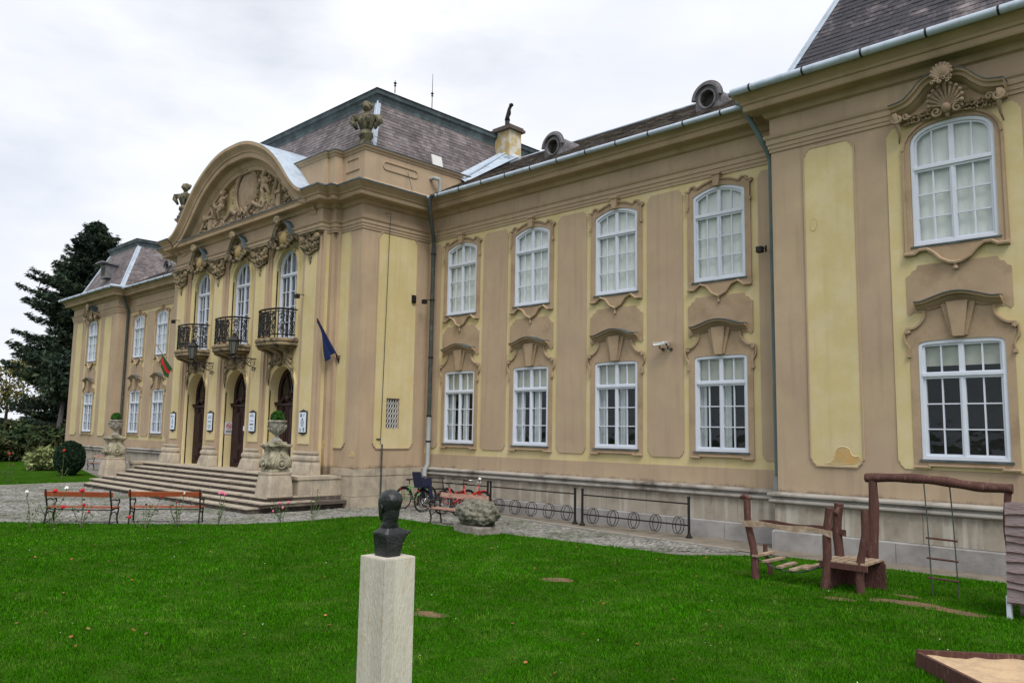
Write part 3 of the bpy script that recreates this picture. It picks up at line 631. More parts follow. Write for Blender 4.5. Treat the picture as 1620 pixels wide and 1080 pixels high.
# ---- frontispiece ------------------------------------------------------
YB = -3.52           # bay wall plane
YP = -3.62           # pilaster face
ZF = 1.0
AF = AX+.08; BAYS = [AF+3.5, AF, AF-3.5]; PILS = [AF+5.33, AF+1.75, AF-1.75, AF-5.33]
def arch_open(h, z0, zs, n=16): return [(-h, z0), (h, z0)]+[(h*math.cos(PI*i/n), zs+h*math.sin(PI*i/n)) for i in range(1, n)]
# note spring points are the ends of the jambs
def arch_open2(h, z0, zs, n=16): return [(-h, z0), (h, z0)]+[(h*math.cos(PI*i/n), zs+h*math.sin(PI*i/n)) for i in range(n+1)]
f = front(YB); holes = []
for x in BAYS:
    holes.append(shift(arch_open2(.88, ZF+.001, 3.98), x)); holes.append(shift(arch_open2(.75, 5.84, 8.50), x))
b = MB(); b.plate(f, rect(AX-6.0, AX+6.0, ZF, 10.4), holes, d0=-.4, d1=0, hole_d=-.42); b.build('wall', YEL, PAL)
for s in (1, -1):
    b = MB(); u0, u1 = sorted((AX+s*5.9, AX+s*6.18)); b.box(front(-D), u0, u1, ZW0-.3, ZW1, -.1, .27); b.build('corner_strip', TAN, PAL)
    b = MB(); b.box(front(-D), min(AX+s*6.18, AX+s*6.35), max(AX+s*6.18, AX+s*6.35), ZW0-.3, ZW1, -.1, .13); b.build('corner_strip', TAN, PAL)
b = MB(); b.plate(front(-D), rect(AX+6.0, XC, ZW0, ZW1), sides=False, d1=0); b.build('wall', TAN, PAL)
b = MB(); b.plate(front(-D), rect(XL, AX-6.0, ZW0, ZW1), sides=False, d1=0); b.build('wall', TAN, PAL)
for x in PILS:
    b = MB(); b.box(f, x-.66, x+.66, ZF, 9.56, -.05, .05); b.box(f, x-.52, x+.52, ZF, 9.56, .05, .12); b.build('pilaster', TAN, PAL)
    b = MB(); b.box(f, x-.36, x+.36, 2.05, 8.9, .12, .15); b.build('pilaster_panel', YEL, PAL)
    # stone base, flared
    b = MB(); pl = lambda hw, dd: [(x-hw, -YB*-1), ]
    prof = [(.70, 0.80), (.70, .86), (.88, ZF)]
    path = lambda hw, d_: [(x-hw, YB+.02), (x-hw, YB-d_), (x+hw, YB-d_), (x+hw, YB+.02)]
    o_ = {0: .14, 3: -.14}.get(PILS.index(x), 0); x += o_; hw_ = .60 if o_ else .42; b.sweep_plan(path(hw_, .16), [(.0, 1.80), (.05, 1.80), (.07, 1.77), (.07, 1.72), (.03, 1.69), (.05, 1.66), (.10, 1.62), (.12, 1.56), (.12, 1.50), (.08, 1.46), (.13, 1.36), (.20, 1.04), (.20, ZF-.02)], caps=False)
    b.box(f, x-hw_, x+hw_, ZF, 1.80, 0, .17); b.build('pilaster_base', STONE, PAL); x -= o_; f = front(YB+.08)
    # composite capital
    c = MB()
    c.box(f, x-.58, x+.58, 9.46, 9.56, .1, .36); c.box(f, x-.64, x+.64, 9.52, 9.56, .1, .40)
    for s in (1, -1):
        c.tube(spiral(f, x+s*.50, 9.33, .30, .17, 1.6, s, PI/2, dd=.06), .055, 6)
        c.ell(f(x+s*.50, 9.33, .34), (.07, .07, .07), 6, 4)
        c.tube(spiral(f, x+s*.18, 9.36, .28, .10, 1.3, -s, PI/2), .035, 6)
        for i, (du, dv, L_) in enumerate([(.44, 9.02, .2), (.27, 8.96, .24), (.10, 9.0, .22), (.38, 9.2, .14), (.2, 9.18, .14)]):
            c.tube([f(x+s*du, dv-L_*.6, .20), f(x+s*du, dv, .27), f(x+s*(du+.02), dv+L_*.35, .36), f(x+s*(du+.03), dv+L_*.2, .40)], [.06, .085, .065, .025], 6)
        c.tube([f(x+s*.46, 8.92, .24), f(x+s*.3, 8.86, .30), f(x+s*.12, 8.80, .30), f(x, 8.74, .28)], [.05, .05, .05, .03], 6); [c.ell(f(x+s*(.12+.11*i), 9.1+.16*(i%2), .31), (.05, .07, .08), 6, 4) for i in range(5)]
    for i in range(6): c.ell(f(x+.05*math.sin(i*2), 9.42-.13*i, .30), (.075, .06, .07), 6, 4)
    c.tube([f(x, 8.66, .26), f(x, 8.50, .24), f(x, 8.38, .22)], [.07, .05, .01], 6)
    c.build('capital', RELD, PAL, smooth=True); f = front(YB)
for x in BAYS:
    # archivolts
    b = MB(); hs = .88; pth = [(x+hs, ZF)]+[(x+hs*math.cos(PI*i/18), 3.98+hs*math.sin(PI*i/18)) for i in range(19)]+[(x-hs, ZF)]
    b.sweep_el(f, pth, [(0, -.05), (0, .035), (-.03, .05), (-.10, .05), (-.12, .08), (-.15, .08), (-.16, 0)])
    hs = .75; pth = [(x+hs, 5.84)]+[(x+hs*math.cos(PI*i/18), 8.50+hs*math.sin(PI*i/18)) for i in range(19)]+[(x-hs, 5.84)]
    b.sweep_el(f, pth, [(0, -.05), (0, .035), (-.03, .05), (-.10, .05), (-.12, .08), (-.15, .08), (-.16, 0)])
    b.build('archivolt', YEL, PAL)
    place_window(KF, x, YB+.14, near=True, sill=False)
    # door
    yd = YB+.36; fd = front(yd); d = MB(); d.plate(fd, shift(arch_open2(.93, ZF, 3.98), x), [shift([(-.72, 3.62), (.72, 3.62)]+[(.70*math.cos(PI*i/12), 3.98+.70*math.sin(PI*i/12)) for i in range(13)], x)], d0=-.08, d1=0)
    do = d.build('door', DOORW, PAL)
    q = MB(); q.plate(fd, shift([(-.75, 3.60), (.75, 3.60)]+[(.74*math.cos(PI*i/12), 3.98+.74*math.sin(PI*i/12)) for i in range(13)], x), d0=-.07, d1=-.05); q.build('fanlight', LGLASS, do)
    q = MB()
    for a in (60, 90, 120): q.tube([fd(x, 3.66, -.02), fd(x+.74*math.cos(R(a)), 3.98+.72*math.sin(R(a)), -.02)], .02, 5)
    q.build('fanlight_bar', DOORW, do)
    q = MB()
    for s in (1, -1):
        L_ = MB(); L_.box(fd, x+min(s*.02, s*.86), x+max(s*.02, s*.86), ZF+.02, 3.45, 0, .03)
        for v0, v1 in ((1.15, 1.75), (1.9, 3.2)):
            L_.box(fd, x+min(s*.14, s*.74), x+max(s*.14, s*.74), v0, v1, .03, .055); L_.box(fd, x+min(s*.22, s*.66), x+max(s*.22, s*.66), v0+.08, v1-.08, .055, .075)
        lo_ = L_.build('door_leaf', DOORW, do)
        for v in (1.3, 3.3): qq = MB(); qq.tube(spiral(fd, x+s*.44, v, .08, .13, 1.5, s, 0), .025, 5); qq.build('door_scroll', DOORW, do)
    q.ell(fd(x+.06, 2.1, .09), (.03, .03, .05), 6, 4); q.build('door_knob', DOORW, do)
    q = MB(); q.box(fd, x-.92, x+.92, 3.42, 3.50, 0, .12); q.sweep_el(fd, sp2([(x-.88, 3.5), (x-.5, 3.54), (x-.2, 3.72), (x, 3.78), (x+.2, 3.72), (x+.5, 3.54), (x+.88, 3.5)], 4), [(-.06, 0), (-.04, .12), (.04, .16), (.06, 0)]); q.ell(fd(x, 3.68, .12), (.12, .06, .12)); q.build('door_lintel', DOORW, do)
    # balcony
    B = MB(); pth = [(x-.92, YB+.02), (x-.92, YB-.40)]+[(x+.90*math.sin(R(a)), YB-.42-.42*math.cos(R(a))**.8) for a in range(-80, 81, 16)]+[(x+.92, YB-.40), (x+.92, YB+.02)]
    B.sweep_plan(pth, [(-.95, 5.80), (.06, 5.80), (.08, 5.76), (.08, 5.70), (.03, 5.66), (.05, 5.62), (.05, 5.57), (-.04, 5.52), (-.10, 5.46), (-.9, 5.44)], caps=False)
    B.plate(Fr((0, 0, 0), (1, 0, 0), (0, 1, 0)), [(0, 0), (0, 0.001), (.001, 0)], d1=0) if False else None
    ps = [(p[0], p[1]) for p in pth]; n = len(ps); B.add([(p[0], p[1], 5.801) for p in ps], [tuple(range(n))[::-1]])
    B.add([(p[0], p[1], 5.5) for p in ps], [tuple(range(n))])
    bal = B.build('balcony', RELD, PAL)
    # iron railing
    Rl = MB(); rp = [(x-.88, YB-.02), (x-.88, YB-.40)]+[(x+.86*math.sin(R(a)), YB-.42-.40*math.cos(R(a))**.8) for a in range(-80, 81, 10)]+[(x+.88, YB-.40), (x+.88, YB-.02)]
    for z, r in ((6.86, .036), (5.93, .024), (6.76, .018)): Rl.tube([(a, c_, z) for a, c_ in rp], r, 6)
    # arc length param
    cum = [0]
    for i in range(1, len(rp)): cum.append(cum[-1]+math.dist(rp[i], rp[i-1]))
    def at(s_):
        s_ = max(0, min(s_, cum[-1])); i = max(1, next((j for j in range(1, len(cum)) if cum[j] >= s_), len(cum)-1)); t_ = (s_-cum[i-1])/(cum[i]-cum[i-1])
        return Vector((rp[i-1][0]+(rp[i][0]-rp[i-1][0])*t_, rp[i-1][1]+(rp[i][1]-rp[i-1][1])*t_, 0))
    nb = 8
    for i in range(nb+1):
        s_ = cum[-1]*i/nb; p = at(s_); Rl.tube([(p.x, p.y, 5.8), (p.x, p.y, 6.86)], .024 if i in (0, nb) else .017, 5)
    def scr(s0, z0_, r_, turns, sg, a0, rr=.017, n=16):
        o = []
        for i in range(n+1):
            q = 1-.8*i/n; a = a0+sg*2*PI*turns*i/n; p = at(s0+r_*q*math.cos(a)); o.append((p.x, p.y, z0_+r_*q*math.sin(a)))
        Rl.tube(o, rr, 5)
    for i in range(nb):
        s_ = cum[-1]*(i+.5)/nb; w_ = cum[-1]/nb
        for zc, r_, sg in ((6.06, .12, 1), (6.20, .08, -1), (6.34, .12, -1), (6.50, .08, 1), (6.60, .11, 1), (6.70, .07, -1)):
            scr(s_-.03, zc, r_, 1.5, sg*(1 if i < nb/2 else -1), PI/2*i); 
            if i in (3, 4): scr(s_+.03, zc, r_*.8, 1.3, -sg, 1)
    Rl.build('railing', IRON, bal)
    # corbel under balcony and carved keystone
    c = MB(); fr_ = front(YB)
    for dx, wd in ((0, .34), (-.58, .18), (.58, .18)):
        pts = sp2([(.02, 4.98 if dx == 0 else 5.1), (.16, 5.0 if dx == 0 else 5.12), (.22, 5.2), (.35, 5.34), (.60, 5.42), (.66, 5.48), (.02, 5.5)], 3)
        sd_ = Fr((x+dx-wd/2, YB, 0), (0, -1, 0), (-1, 0, 0)); c.plate(sd_, pts, d0=-wd, d1=0, back=True)
    for s in (1, -1):
        c.tube(spiral(fr_, x+s*.5, 5.16, .16, .2, 1.6, s, PI/2), .05, 6); c.tube([fr_(x+s*.2, 4.96, .12), fr_(x+s*.55, 4.94, .12), fr_(x+s*.78, 4.72, .10), fr_(x+s*.86, 4.4, .07), fr_(x+s*.90, 4.15, .05)], [.05, .07, .06, .05, .02], 6)
        for i in range(6): c.ell(fr_(x+s*(.3+.09*i), 5.0+.04*math.sin(i*2), .14), (.06, .05, .06), 6, 4)
    c.ell(fr_(x, 4.98, .16), (.13, .10, .16), 8, 6); c.ell(fr_(x, 5.16, .24), (.16, .12, .13), 8, 6)
    c.build('corbel', RELD, PAL, smooth=40)
    # hood over the balcony window: broken curve with medallion
    f = front(YP+.04); h_ = MB(); hp = sp2([(x-.92, 9.50), (x-.72, 9.54), (x-.56, 9.66), (x-.40, 9.95), (x-.22, 10.12), (x, 10.18), (x+.22, 10.12), (x+.40, 9.95), (x+.56, 9.66), (x+.72, 9.54), (x+.92, 9.50)], 4)
    h_.sweep_el(f, hp, [(-.08, .0), (-.08, .12), (-.03, .18), (.0, .28), (.08, .31), (.08, 0)]); h_.sweep_el(f, hp, [(.082, 0), (.082, .33), (.10, .33), (.13, 0)], k=1)
    h_.build('window_hood', [RELD, ZINCD], PAL)
    m_ = MB(); m_.ell(f(x, 9.60, .12), (.27, .16, .27), 16, 10, k=1)
    m_.tube([f(x+.29*math.cos(2*PI*i/18), 9.62+.29*math.sin(2*PI*i/18), .12) for i in range(18)], .045, 6, closed=True)
    for i in range(7):
        a = R(10+160*i/6); m_.tube([f(x, 10.05, .42), f(x+math.cos(a)*.18, 10.22+math.sin(a)*.18, .50)], [.05, .06], 6)
    m_.ell(f(x, 10.16, .46), (.13, .1, .12))
    for s in (1, -1):
        m_.tube(spiral(f, x+s*.50, 9.42, .26, .16, 1.5, -s, PI/2), .05, 6); m_.tube(spiral(f, x+s*.78, 9.46, .3, .13, 1.5, s, PI/2), .045, 6)
        m_.tube([f(x+s*.12, 9.28, .16), f(x+s*.34, 9.26, .18), f(x+s*.5, 9.36, .18), f(x+s*.66, 9.22, .14), f(x+s*.80, 9.0, .1)], [.07, .07, .06, .05, .02], 6)
        for i in range(5): m_.ell(f(x+s*(.36+.1*i), 9.62+.06*math.sin(2*i), .22), (.06, .06, .06), 6, 4)
    m_.ell(f(x, 9.30, .22), (.12, .1, .1))
    m_.build('hood_carving', [RELD, MEDAL], PAL, smooth=True); f = front(YB)

# ---- entablature, ledges, plinth ---------------------------------------
BK = 11.0
MAIN = [(mx_(XPE), BK), (mx_(XPE), -DP), (mx_(XP), -DP), (mx_(XP), 0), (XL, 0), (XL, -D), (AX-6.3, -D), (AX-6.3, -3.28), (AX-6.0, -3.28), (AX-6.0, YP), (AX+6.0, YP), (AX+6.0, -3.28), (AX+6.3, -3.28), (AX+6.3, -D), (XC, -D), (XC, 0), (XP, 0), (XP, -DP), (XPE, -DP), (XPE, BK)]
ARCH = [(0, 9.50), (.03, 9.50), (.035, 9.58), (.055, 9.585), (.06, 9.68), (.085, 9.69), (.09, 9.80), (.13, 9.84), (.15, 9.90), (.02, 9.92), (.02, 10.34)]
COR = [(.02, 10.34), (.05, 10.36), (.10, 10.38), (.14, 10.46), (.18, 10.50), (.46, 10.53), (.48, 10.56), (.48, 10.68), (.52, 10.70), (.54, 10.76), (.60, 10.82), (.67, 10.88), (.70, 10.90), (.70, 10.955), (0, 10.99)]
b = MB(); b.sweep_plan(MAIN, ARCH, caps=False); b.build('architrave', TAN, PAL)
iL, iR = MAIN.index((AX-6.0, YP)), MAIN.index((AX+6.0, YP))
for pth in (MAIN[:iL+1]+[(AX-5.6, YP)], [(AX+5.6, YP)]+MAIN[iR:]):
    b = MB(); b.sweep_plan(pth, COR, caps=False); b.build('cornice', CORN, PAL)
    b = MB(); b.sweep_plan(pth, [(0, 10.995), (.72, 10.962), (.72, 10.93), (.735, 10.93), (.735, 10.98), (0, 11.015)], caps=False); b.build('cornice_flashing', ZINCD, PAL)
b = MB(); b.sweep_plan([(AX-5.75, YP), (AX+5.75, YP)], [(.02, 10.34), (.05, 10.36), (.10, 10.38), (.14, 10.46), (.18, 10.50), (.42, 10.53), (.43, 10.56), (.43, 10.66), (.46, 10.69), (.46, 10.74), (0, 10.84)], caps=False); b.build('cornice', CORN, PAL)
b = MB(); b.sweep_plan([(AX-5.6, YP), (AX+5.6, YP)], [(0, 10.85), (.47, 10.75), (.47, 10.73), (.49, 10.73), (.49, 10.765), (0, 10.87)], caps=False); b.build('cornice_flashing', ZINCD, PAL)
for path in ([(XC-.02, 0), (XP, 0), (XP, -DP), (XPE, -DP), (XPE, 11)], [(mx_(XPE), 11), (mx_(XPE), -DP), (mx_(XP), -DP), (mx_(XP), 0), (XL+.02, 0)]):
    b = MB(); b.sweep_plan(path, [(.02, 1.30), (.17, 1.275), (.19, 1.25), (.19, 1.215), (.15, 1.19), (.10, 1.175), (.10, 1.15), (.15, 1.13), (.165, 1.10), (.165, 1.07), (.12, 1.04), (.06, 1.02)], caps=False); b.build('plinth_ledge', LEDGE, PAL)
    b = MB(); b.sweep_plan(path, [(.06, 1.03), (.06, .40)], caps=False); b.build('plinth', PLINTH, PAL)
    b = MB(); b.sweep_plan(path, [(.06, .43), (.09, .42), (.12, .38), (.12, -.1)], caps=False); b.build('base_course', BASEC, PAL)
    b = MB(); b.sweep_plan(path, [(.061, 1.02), (.061, 1.02)], caps=False)
# joints in the wing plinth: thin recessed-looking upright seams are cut by separate slabs
def slabs(f, edges, v0, v1, d0, d1, name, m, gap=.006, jitter=0):
    for i in range(len(edges)-1):
        b = MB(); u0, u1 = edges[i]+gap, edges[i+1]-gap; b.box(f, u0, u1, v0+gap, v1-gap, d0, d1+random.uniform(-.003, .003)); o = b.build(name, m, PAL)
for f_, a, c in ((front(0), XC+.02, XP), (front(-DP), XP-.06, XPE)):
    n = int((c-a)/1.35); e = [a+(c-a)*i/n for i in range(n+1)]; slabs(f_, e, .43, 1.03, .02, .075, 'plinth_slab', PLINTH)
    e = [a+(c-a)*i/(n-2) for i in range(n-1)]; slabs(f_, e, -.05, .405, .02, .135, 'base_slab', BASEC)
# ashlar of the central block
for f_, e1, e2, a, c in ((right(XC), [-D-.1, -2.2, -1.35, -.72, .05], [-D-.1, -1.75, -.95, .05], -D, 0), (front(-D), [-5.35, -4.9, -4.2, XC+.1], [-4.2, XC+.1], -5.3, XC)):
    slabs(f_, e1, 1.03, 1.275, -.1, .10, 'stone_block', STONE); slabs(f_, e2, .36, 1.03, -.1, .085, 'stone_block', STONE); slabs(f_, [e2[0], e2[-1]], -.05, .36, -.1, .12, 'stone_block', STONE)
b = MB(); b.bx(AX-7.5, XC-.01, -D+.02, -.5, -.05, 1.27); b.build('plinth_core', STONE, PAL)
b = MB(); b.bx(XL+.02, AX-5.5, -3.1, -D, -.05, 1.0); b.build('plinth_core', STONE, PAL)

# ---- segmental pediment --------------------------------------------------
OUT = [(0, 13.88), (.7, 13.86), (1.4, 13.74), (2.1, 13.50), (2.8, 13.16), (3.4, 12.76), (3.95, 12.28), (4.4, 11.80), (4.8, 11.40), (5.15, 11.14), (5.4, 11.02), (5.6, 10.99)]
OUTC = sp2([(-a, z) for a, z in OUT[::-1]]+OUT[1:], 3); OUTC = [(AF+a, z) for a, z in OUTC]
fp = front(YP)
b = MB(); b.sweep_el(fp, OUTC, [(0, .0), (0, .70), (-.09, .70), (-.12, .67), (-.18, .60), (-.24, .54), (-.30, .52), (-.32, .48), (-.45, .48), (-.48, .45), (-.50, .20), (-.56, .16), (-.64, .12), (-.68, .07), (-.80, .05), (-.81, -.22)], caps=True, ks=[1+.22*min(1, max(0, (z-11.0)/1.2)) for _, z in OUTC])
b.build('pediment_moulding', CORN, PAL)
inner = [(x, z-.35) for x, z in OUTC if z-.35 > 10.85]
b = MB(); b.plate(fp, [(inner[-1][0], 10.98), ]+inner[::-1]+[(inner[0][0], 10.98)] if False else [(inner[0][0], 10.80), (inner[-1][0], 10.80)]+inner[::-1], d0=-.4, d1=-.17); b.build('tympanum', YEL, PAL)
b = MB(); b.sweep_plan([(p[0], 0) for p in ((0, 0), (1, 0))], [(0, 0), (0, 0)]) if False else None
vs = [(x, YP-.70, z+.015) for x, z in OUTC]+[(x, -1.6, z+.015) for x, z in OUTC]; n = len(OUTC); b.add(vs, [(i, i+1, n+i+1, n+i) for i in range(n-1)])
for i in range(1, 10): # standing seams
    y = YP-.70+i*.24; b.tube([(x, y, z+.02) for x, z in OUTC], .008, 4)
b.build('pediment_roof', ZINC, PAL)
# relief in the tympanum
s = MB(); ft = front(YP+.16)
s.ell(ft(AF, 12.18, .03), (.74, .14, .84), 24, 12)
for rr, tt in ((.0, .06), (.11, .05)): s.tube([ft(AF+(.80+rr)*math.cos(2*PI*i/32), 12.18+(.90+rr)*math.sin(2*PI*i/32), .12) for i in range(32)], tt, 6, closed=True)
for i in range(11): a = R(20+140*i/10); s.ell(ft(AF+.28*math.cos(a), 13.12+.14*math.sin(a), .18), (.08, .08, .08), 6, 4)
s.ell(ft(AF, 13.12, .16), (.22, .1, .12))
s.tube([ft(AF-.3, 12.98, .2), ft(AF, 13.04, .22), ft(AF+.3, 12.98, .2)], .05, 6)
def putto(u, v, sg, k=1.0):
    e = lambda du, dv, dd, r: s.ell(ft(AF+u+sg*du*k, v+dv*k, dd), tuple(q*k for q in r), 8, 6)
    e(0, .72, .22, (.15, .15, .16)); e(-.02, .80, .17, (.17, .14, .13)); e(0, .36, .2, (.2, .16, .27)); e(.02, .1, .22, (.22, .18, .2))
    s.tube([ft(AF+u-sg*.12*k, v+.5*k, .24), ft(AF+u-sg*.34*k, v+.42*k, .26), ft(AF+u-sg*.5*k, v+.58*k, .2)], [.08*k, .07*k, .05*k], 6)
    s.tube([ft(AF+u+sg*.14*k, v+.5*k, .22), ft(AF+u+sg*.36*k, v+.30*k, .26), ft(AF+u+sg*.58*k, v+.36*k, .2)], [.08*k, .07*k, .05*k], 6)
    s.tube([ft(AF+u+sg*.06*k, v+.06*k, .26), ft(AF+u+sg*.38*k, v+.10*k, .34), ft(AF+u+sg*.5*k, v-.25*k, .24)], [.12*k, .1*k, .06*k], 6)
    s.tube([ft(AF+u-sg*.06*k, v+.02*k, .26), ft(AF+u+sg*.10*k, v-.12*k, .34), ft(AF+u+sg*.16*k, v-.42*k, .24)], [.12*k, .09*k, .06*k], 6)
    # wing
    for i in range(5): s.tube([ft(AF+u+sg*.1*k, v+.44*k, .14), ft(AF+u+sg*(.3+.08*i)*k, v+(.66-.12*i)*k, .12)], [.05*k, .04*k], 5)
putto(1.72, 11.85, 1, .92); putto(-1.85, 11.75, -1, .92)
rg = random.Random(5)
for i in range(150):
    u = rg.uniform(-3.7, 3.7); v = 10.98+rg.random()**1.5*max(.12, .62-.10*abs(u))
    if rg.random() < .4: s.tube(spiral(ft, AF+u, v, .14+.05*rg.random(), rg.uniform(.07, .13), 1.2, rg.choice((1, -1)), rg.uniform(0, 6), n=9), .024, 4)
    else: s.ell(ft(AF+u, v, .12+.06*rg.random()), (rg.uniform(.04, .09), .06, rg.uniform(.03, .06)), 6, 4, rot=Matrix.Rotation(rg.uniform(-1.2, 1.2), 3, 'Y'))
for i in range(46):
    a = 2*PI*i/46+rg.uniform(-.05, .05); k = rg.uniform(1.22, 1.42)
    if math.sin(a) > -.9: s.tube(spiral(ft, AF+.78*k*math.cos(a), 12.18+.86*k*math.sin(a)*.97, .12, rg.uniform(.05, .10), 1.1, rg.choice((1, -1)), a, n=9), .025, 4)
# harp / column and helmet props on each side
for sg in (1, -1):
    u = AF+sg*2.75
    s.tube([ft(u-.3*sg, 11.2, .15), ft(u-.36*sg, 11.7, .15), ft(u-.1*sg, 12.15, .18), ft(u+.14*sg, 12.05, .18), ft(u+.05*sg, 11.6, .15)], [.07, .08, .09, .08, .05], 6)
    s.box(ft, u+sg*.12-.14, u+sg*.12+.14, 11.0, 11.55, 0, .25); s.box(ft, u+sg*.12-.18, u+sg*.12+.18, 11.5, 11.62, 0, .3)
    s.ell(ft(u+sg*.65, 11.6, .2), (.2, .14, .18)); s.tube(spiral(ft, u+sg*.7, 11.42, .15, .24, 1.3, -sg, PI/2), .055, 6)
    s.ell(ft(u+sg*1.15, 11.15, .12), (.2, .12, .13))
    s.tube([ft(AF+sg*.5, 11.28, .2), ft(AF+sg*.9, 11.5, .24), ft(AF+sg*1.25, 11.32, .2), ft(AF+sg*1.6, 11.2, .18)], [.1, .09, .08, .05], 6)
    for i in range(12):
        s.ell(ft(AF+sg*(.45+i*.24), 11.05+.1*math.sin(i*1.7)+.05, .12+.05*math.sin(i)), (.09, .08, .07), 6, 4)
        if i % 2: s.tube(spiral(ft, AF+sg*(.5+i*.24), 11.3, .14, .13, 1.3, sg, i), .035, 5)
    s.box(ft, min(AF+sg*.9, AF+sg*2.4), max(AF+sg*.9, AF+sg*2.4), 10.99, 11.25, 0, .16)
s.tube(spiral(ft, AF-.2, 11.3, .2, .16, 1.5, 1, 0), .05, 6); s.tube(spiral(ft, AF+.2, 11.3, .2, .16, 1.5, -1, PI), .05, 6)
s.build('coat_of_arms_relief', RELIEF, PAL, smooth=50)

# ---- attic parapet -------------------------------------------------------
ATT = [(XC+.04, 2.4), (XC+.04, -D-.04), (AX+6.3, -D-.04), (AX+6.3, -3.4), (AX+5.9, -3.4), (AX+5.9, -3.5), (AX+3.6, -3.5)]
for T in (lambda x: x, mx_):
    pth = [(T(a), c) for a, c in ATT]
    if T(0) == 0: pth = pth[::-1]
    b = MB(); b.sweep_plan(pth, [(-.3, 10.98), (.06, 10.98), (.06, 11.22), (.0, 11.28), (.0, 12.26), (.03, 12.28), (.05, 12.34), (.10, 12.38), (.12, 12.44), (-.3, 12.48)], caps=True); b.build('attic_parapet', TAN, PAL)
    b = MB(); b.sweep_plan(pth, [(-.32, 12.485), (.13, 12.445), (.14, 12.445), (.14, 12.475), (-.32, 12.52)], caps=True); b.build('parapet_capping', ZINCD, PAL)
f_ = right(XC+.04)
pn = arc(-.85, 11.92, .13, .14, -90, 90, 6)+arc(-2.15, 11.92, .13, .14, 90, 270, 6); b = MB(); b.sweep_el(f_, pn, [(-.025, 0), (-.02, .035), (.02, .035), (.025, 0)], closed=True); b.build('panel_moulding', TAN, PAL)
pn = rect(AX+6.55, XC-.28, 11.66, 12.08); b = MB(); b.sweep_el(front(-D-.04), pn, [(-.025, 0), (-.02, .035), (.02, .035), (.025, 0)], closed=True)
b.build('panel_moulding', TAN, PAL)

# ---- roofs -----------------------------------------------------------------
def quad_roof(name, p, m, parent=None):
    b = MB(); b.add(p, [(0, 1, 2, 3)]); return b.build(name, m, parent or PAL)
def slate_field(P0, U, V, lu, lv, su, sv, inside, th=.012, jit=.004):
    """returns list of slate placements on plane P0 + u*U + v*V"""
    U = Vector(U).normalized(); V = Vector(V).normalized(); Nn = U.cross(V).normalized(); out = []
    r = 0; v = 0
    while v < lv:
        u = -(su/2 if r % 2 else 0)
        while u < lu:
            if inside(u+su/2, v+sv/2): out.append((Vector(P0)+U*(u+su/2)+V*v, U, V, Nn, su, sv))
            u += su
        v += sv; r += 1
    return out
def slate_pts(pl, k=None):
    c, U, V, Nn, su, sv = pl; a = su/2-.003; j = random.uniform(-.004, .004); t = random.uniform(.008, .02)
    return [c-U*a+V*j+Nn*.006, c+U*a+V*j+Nn*.006, c+U*a+V*(sv*1.25)+Nn*.002, c-U*a+V*(sv*1.25)+Nn*.002,
            c-U*a+V*j+Nn*(.006+t), c+U*a+V*j+Nn*(.006+t), c+U*a+V*(sv*1.25)+Nn*.006, c-U*a+V*(sv*1.25)+Nn*.006]
def slates(pls, m, name='slates', parent=None):
    b = MB()
    for pl in pls:
        P = slate_pts(pl); b.add(P, [(4, 5, 6, 7), (0, 1, 5, 4), (1, 2, 6, 5), (3, 0, 4, 7)])
    return stuff(b.build(name, m, parent or PAL))
ZE = 10.97; YE = -.64; RY, SL = 5.1, .55; ZR = ZE+SL*(RY-YE)
for T, sgn in ((lambda x: x, 1), (mx_, -1)):
    x0, x1 = sorted((T(-6.5), T(11.2)))
    rf = quad_roof('roof', [(x0, YE-.05, ZE), (x1, YE-.05, ZE), (x1, RY, ZR), (x0, RY, ZR)], SLATED)
    quad_roof('roof', [(x1, 11, ZE), (x0, 11, ZE), (x0, RY, ZR), (x1, RY, ZR)], SLATED)
    V = Vector((0, RY-YE, ZR-ZE)); lv = V.length
    ok = lambda u, v: not (sgn > 0 and x0+u < XC-.25-max(0, (v/lv*(RY-YE)+YE))*.23) and (sgn > 0 or x0+u > mx_(10.9))
    slates(slate_field((x0, YE-.05, ZE), (1, 0, 0), V, x1-x0, lv, .27, .19, ok), SLATED, 'slates', rf)
    b = MB(); b.tube([(x0, RY, ZR+.03), (x1, RY, ZR+.03)], .06, 6); b.build('ridge_capping', ZINC, rf)
    # gutter
    b = MB(); ga, gb = sorted((T(XC+.75), T(XP-.75))); b.tube([(ga, -.76, 10.92), (gb, -.76, 10.88)], .07, 10); g_ = b.build('gutter', ZINC, PAL, smooth=50)
    b = MB(); n = 11
    for i in range(n): xx = ga+(gb-ga)*(i+.5)/n; b = MB(); zg = 10.92-.04*(i+.5)/n if sgn > 0 else 10.88+.04*(i+.5)/n; b.tube([(xx-.018, -.76, zg), (xx+.018, -.76, zg)], .078, 10); b.build('gutter_bracket', IRON, g_)
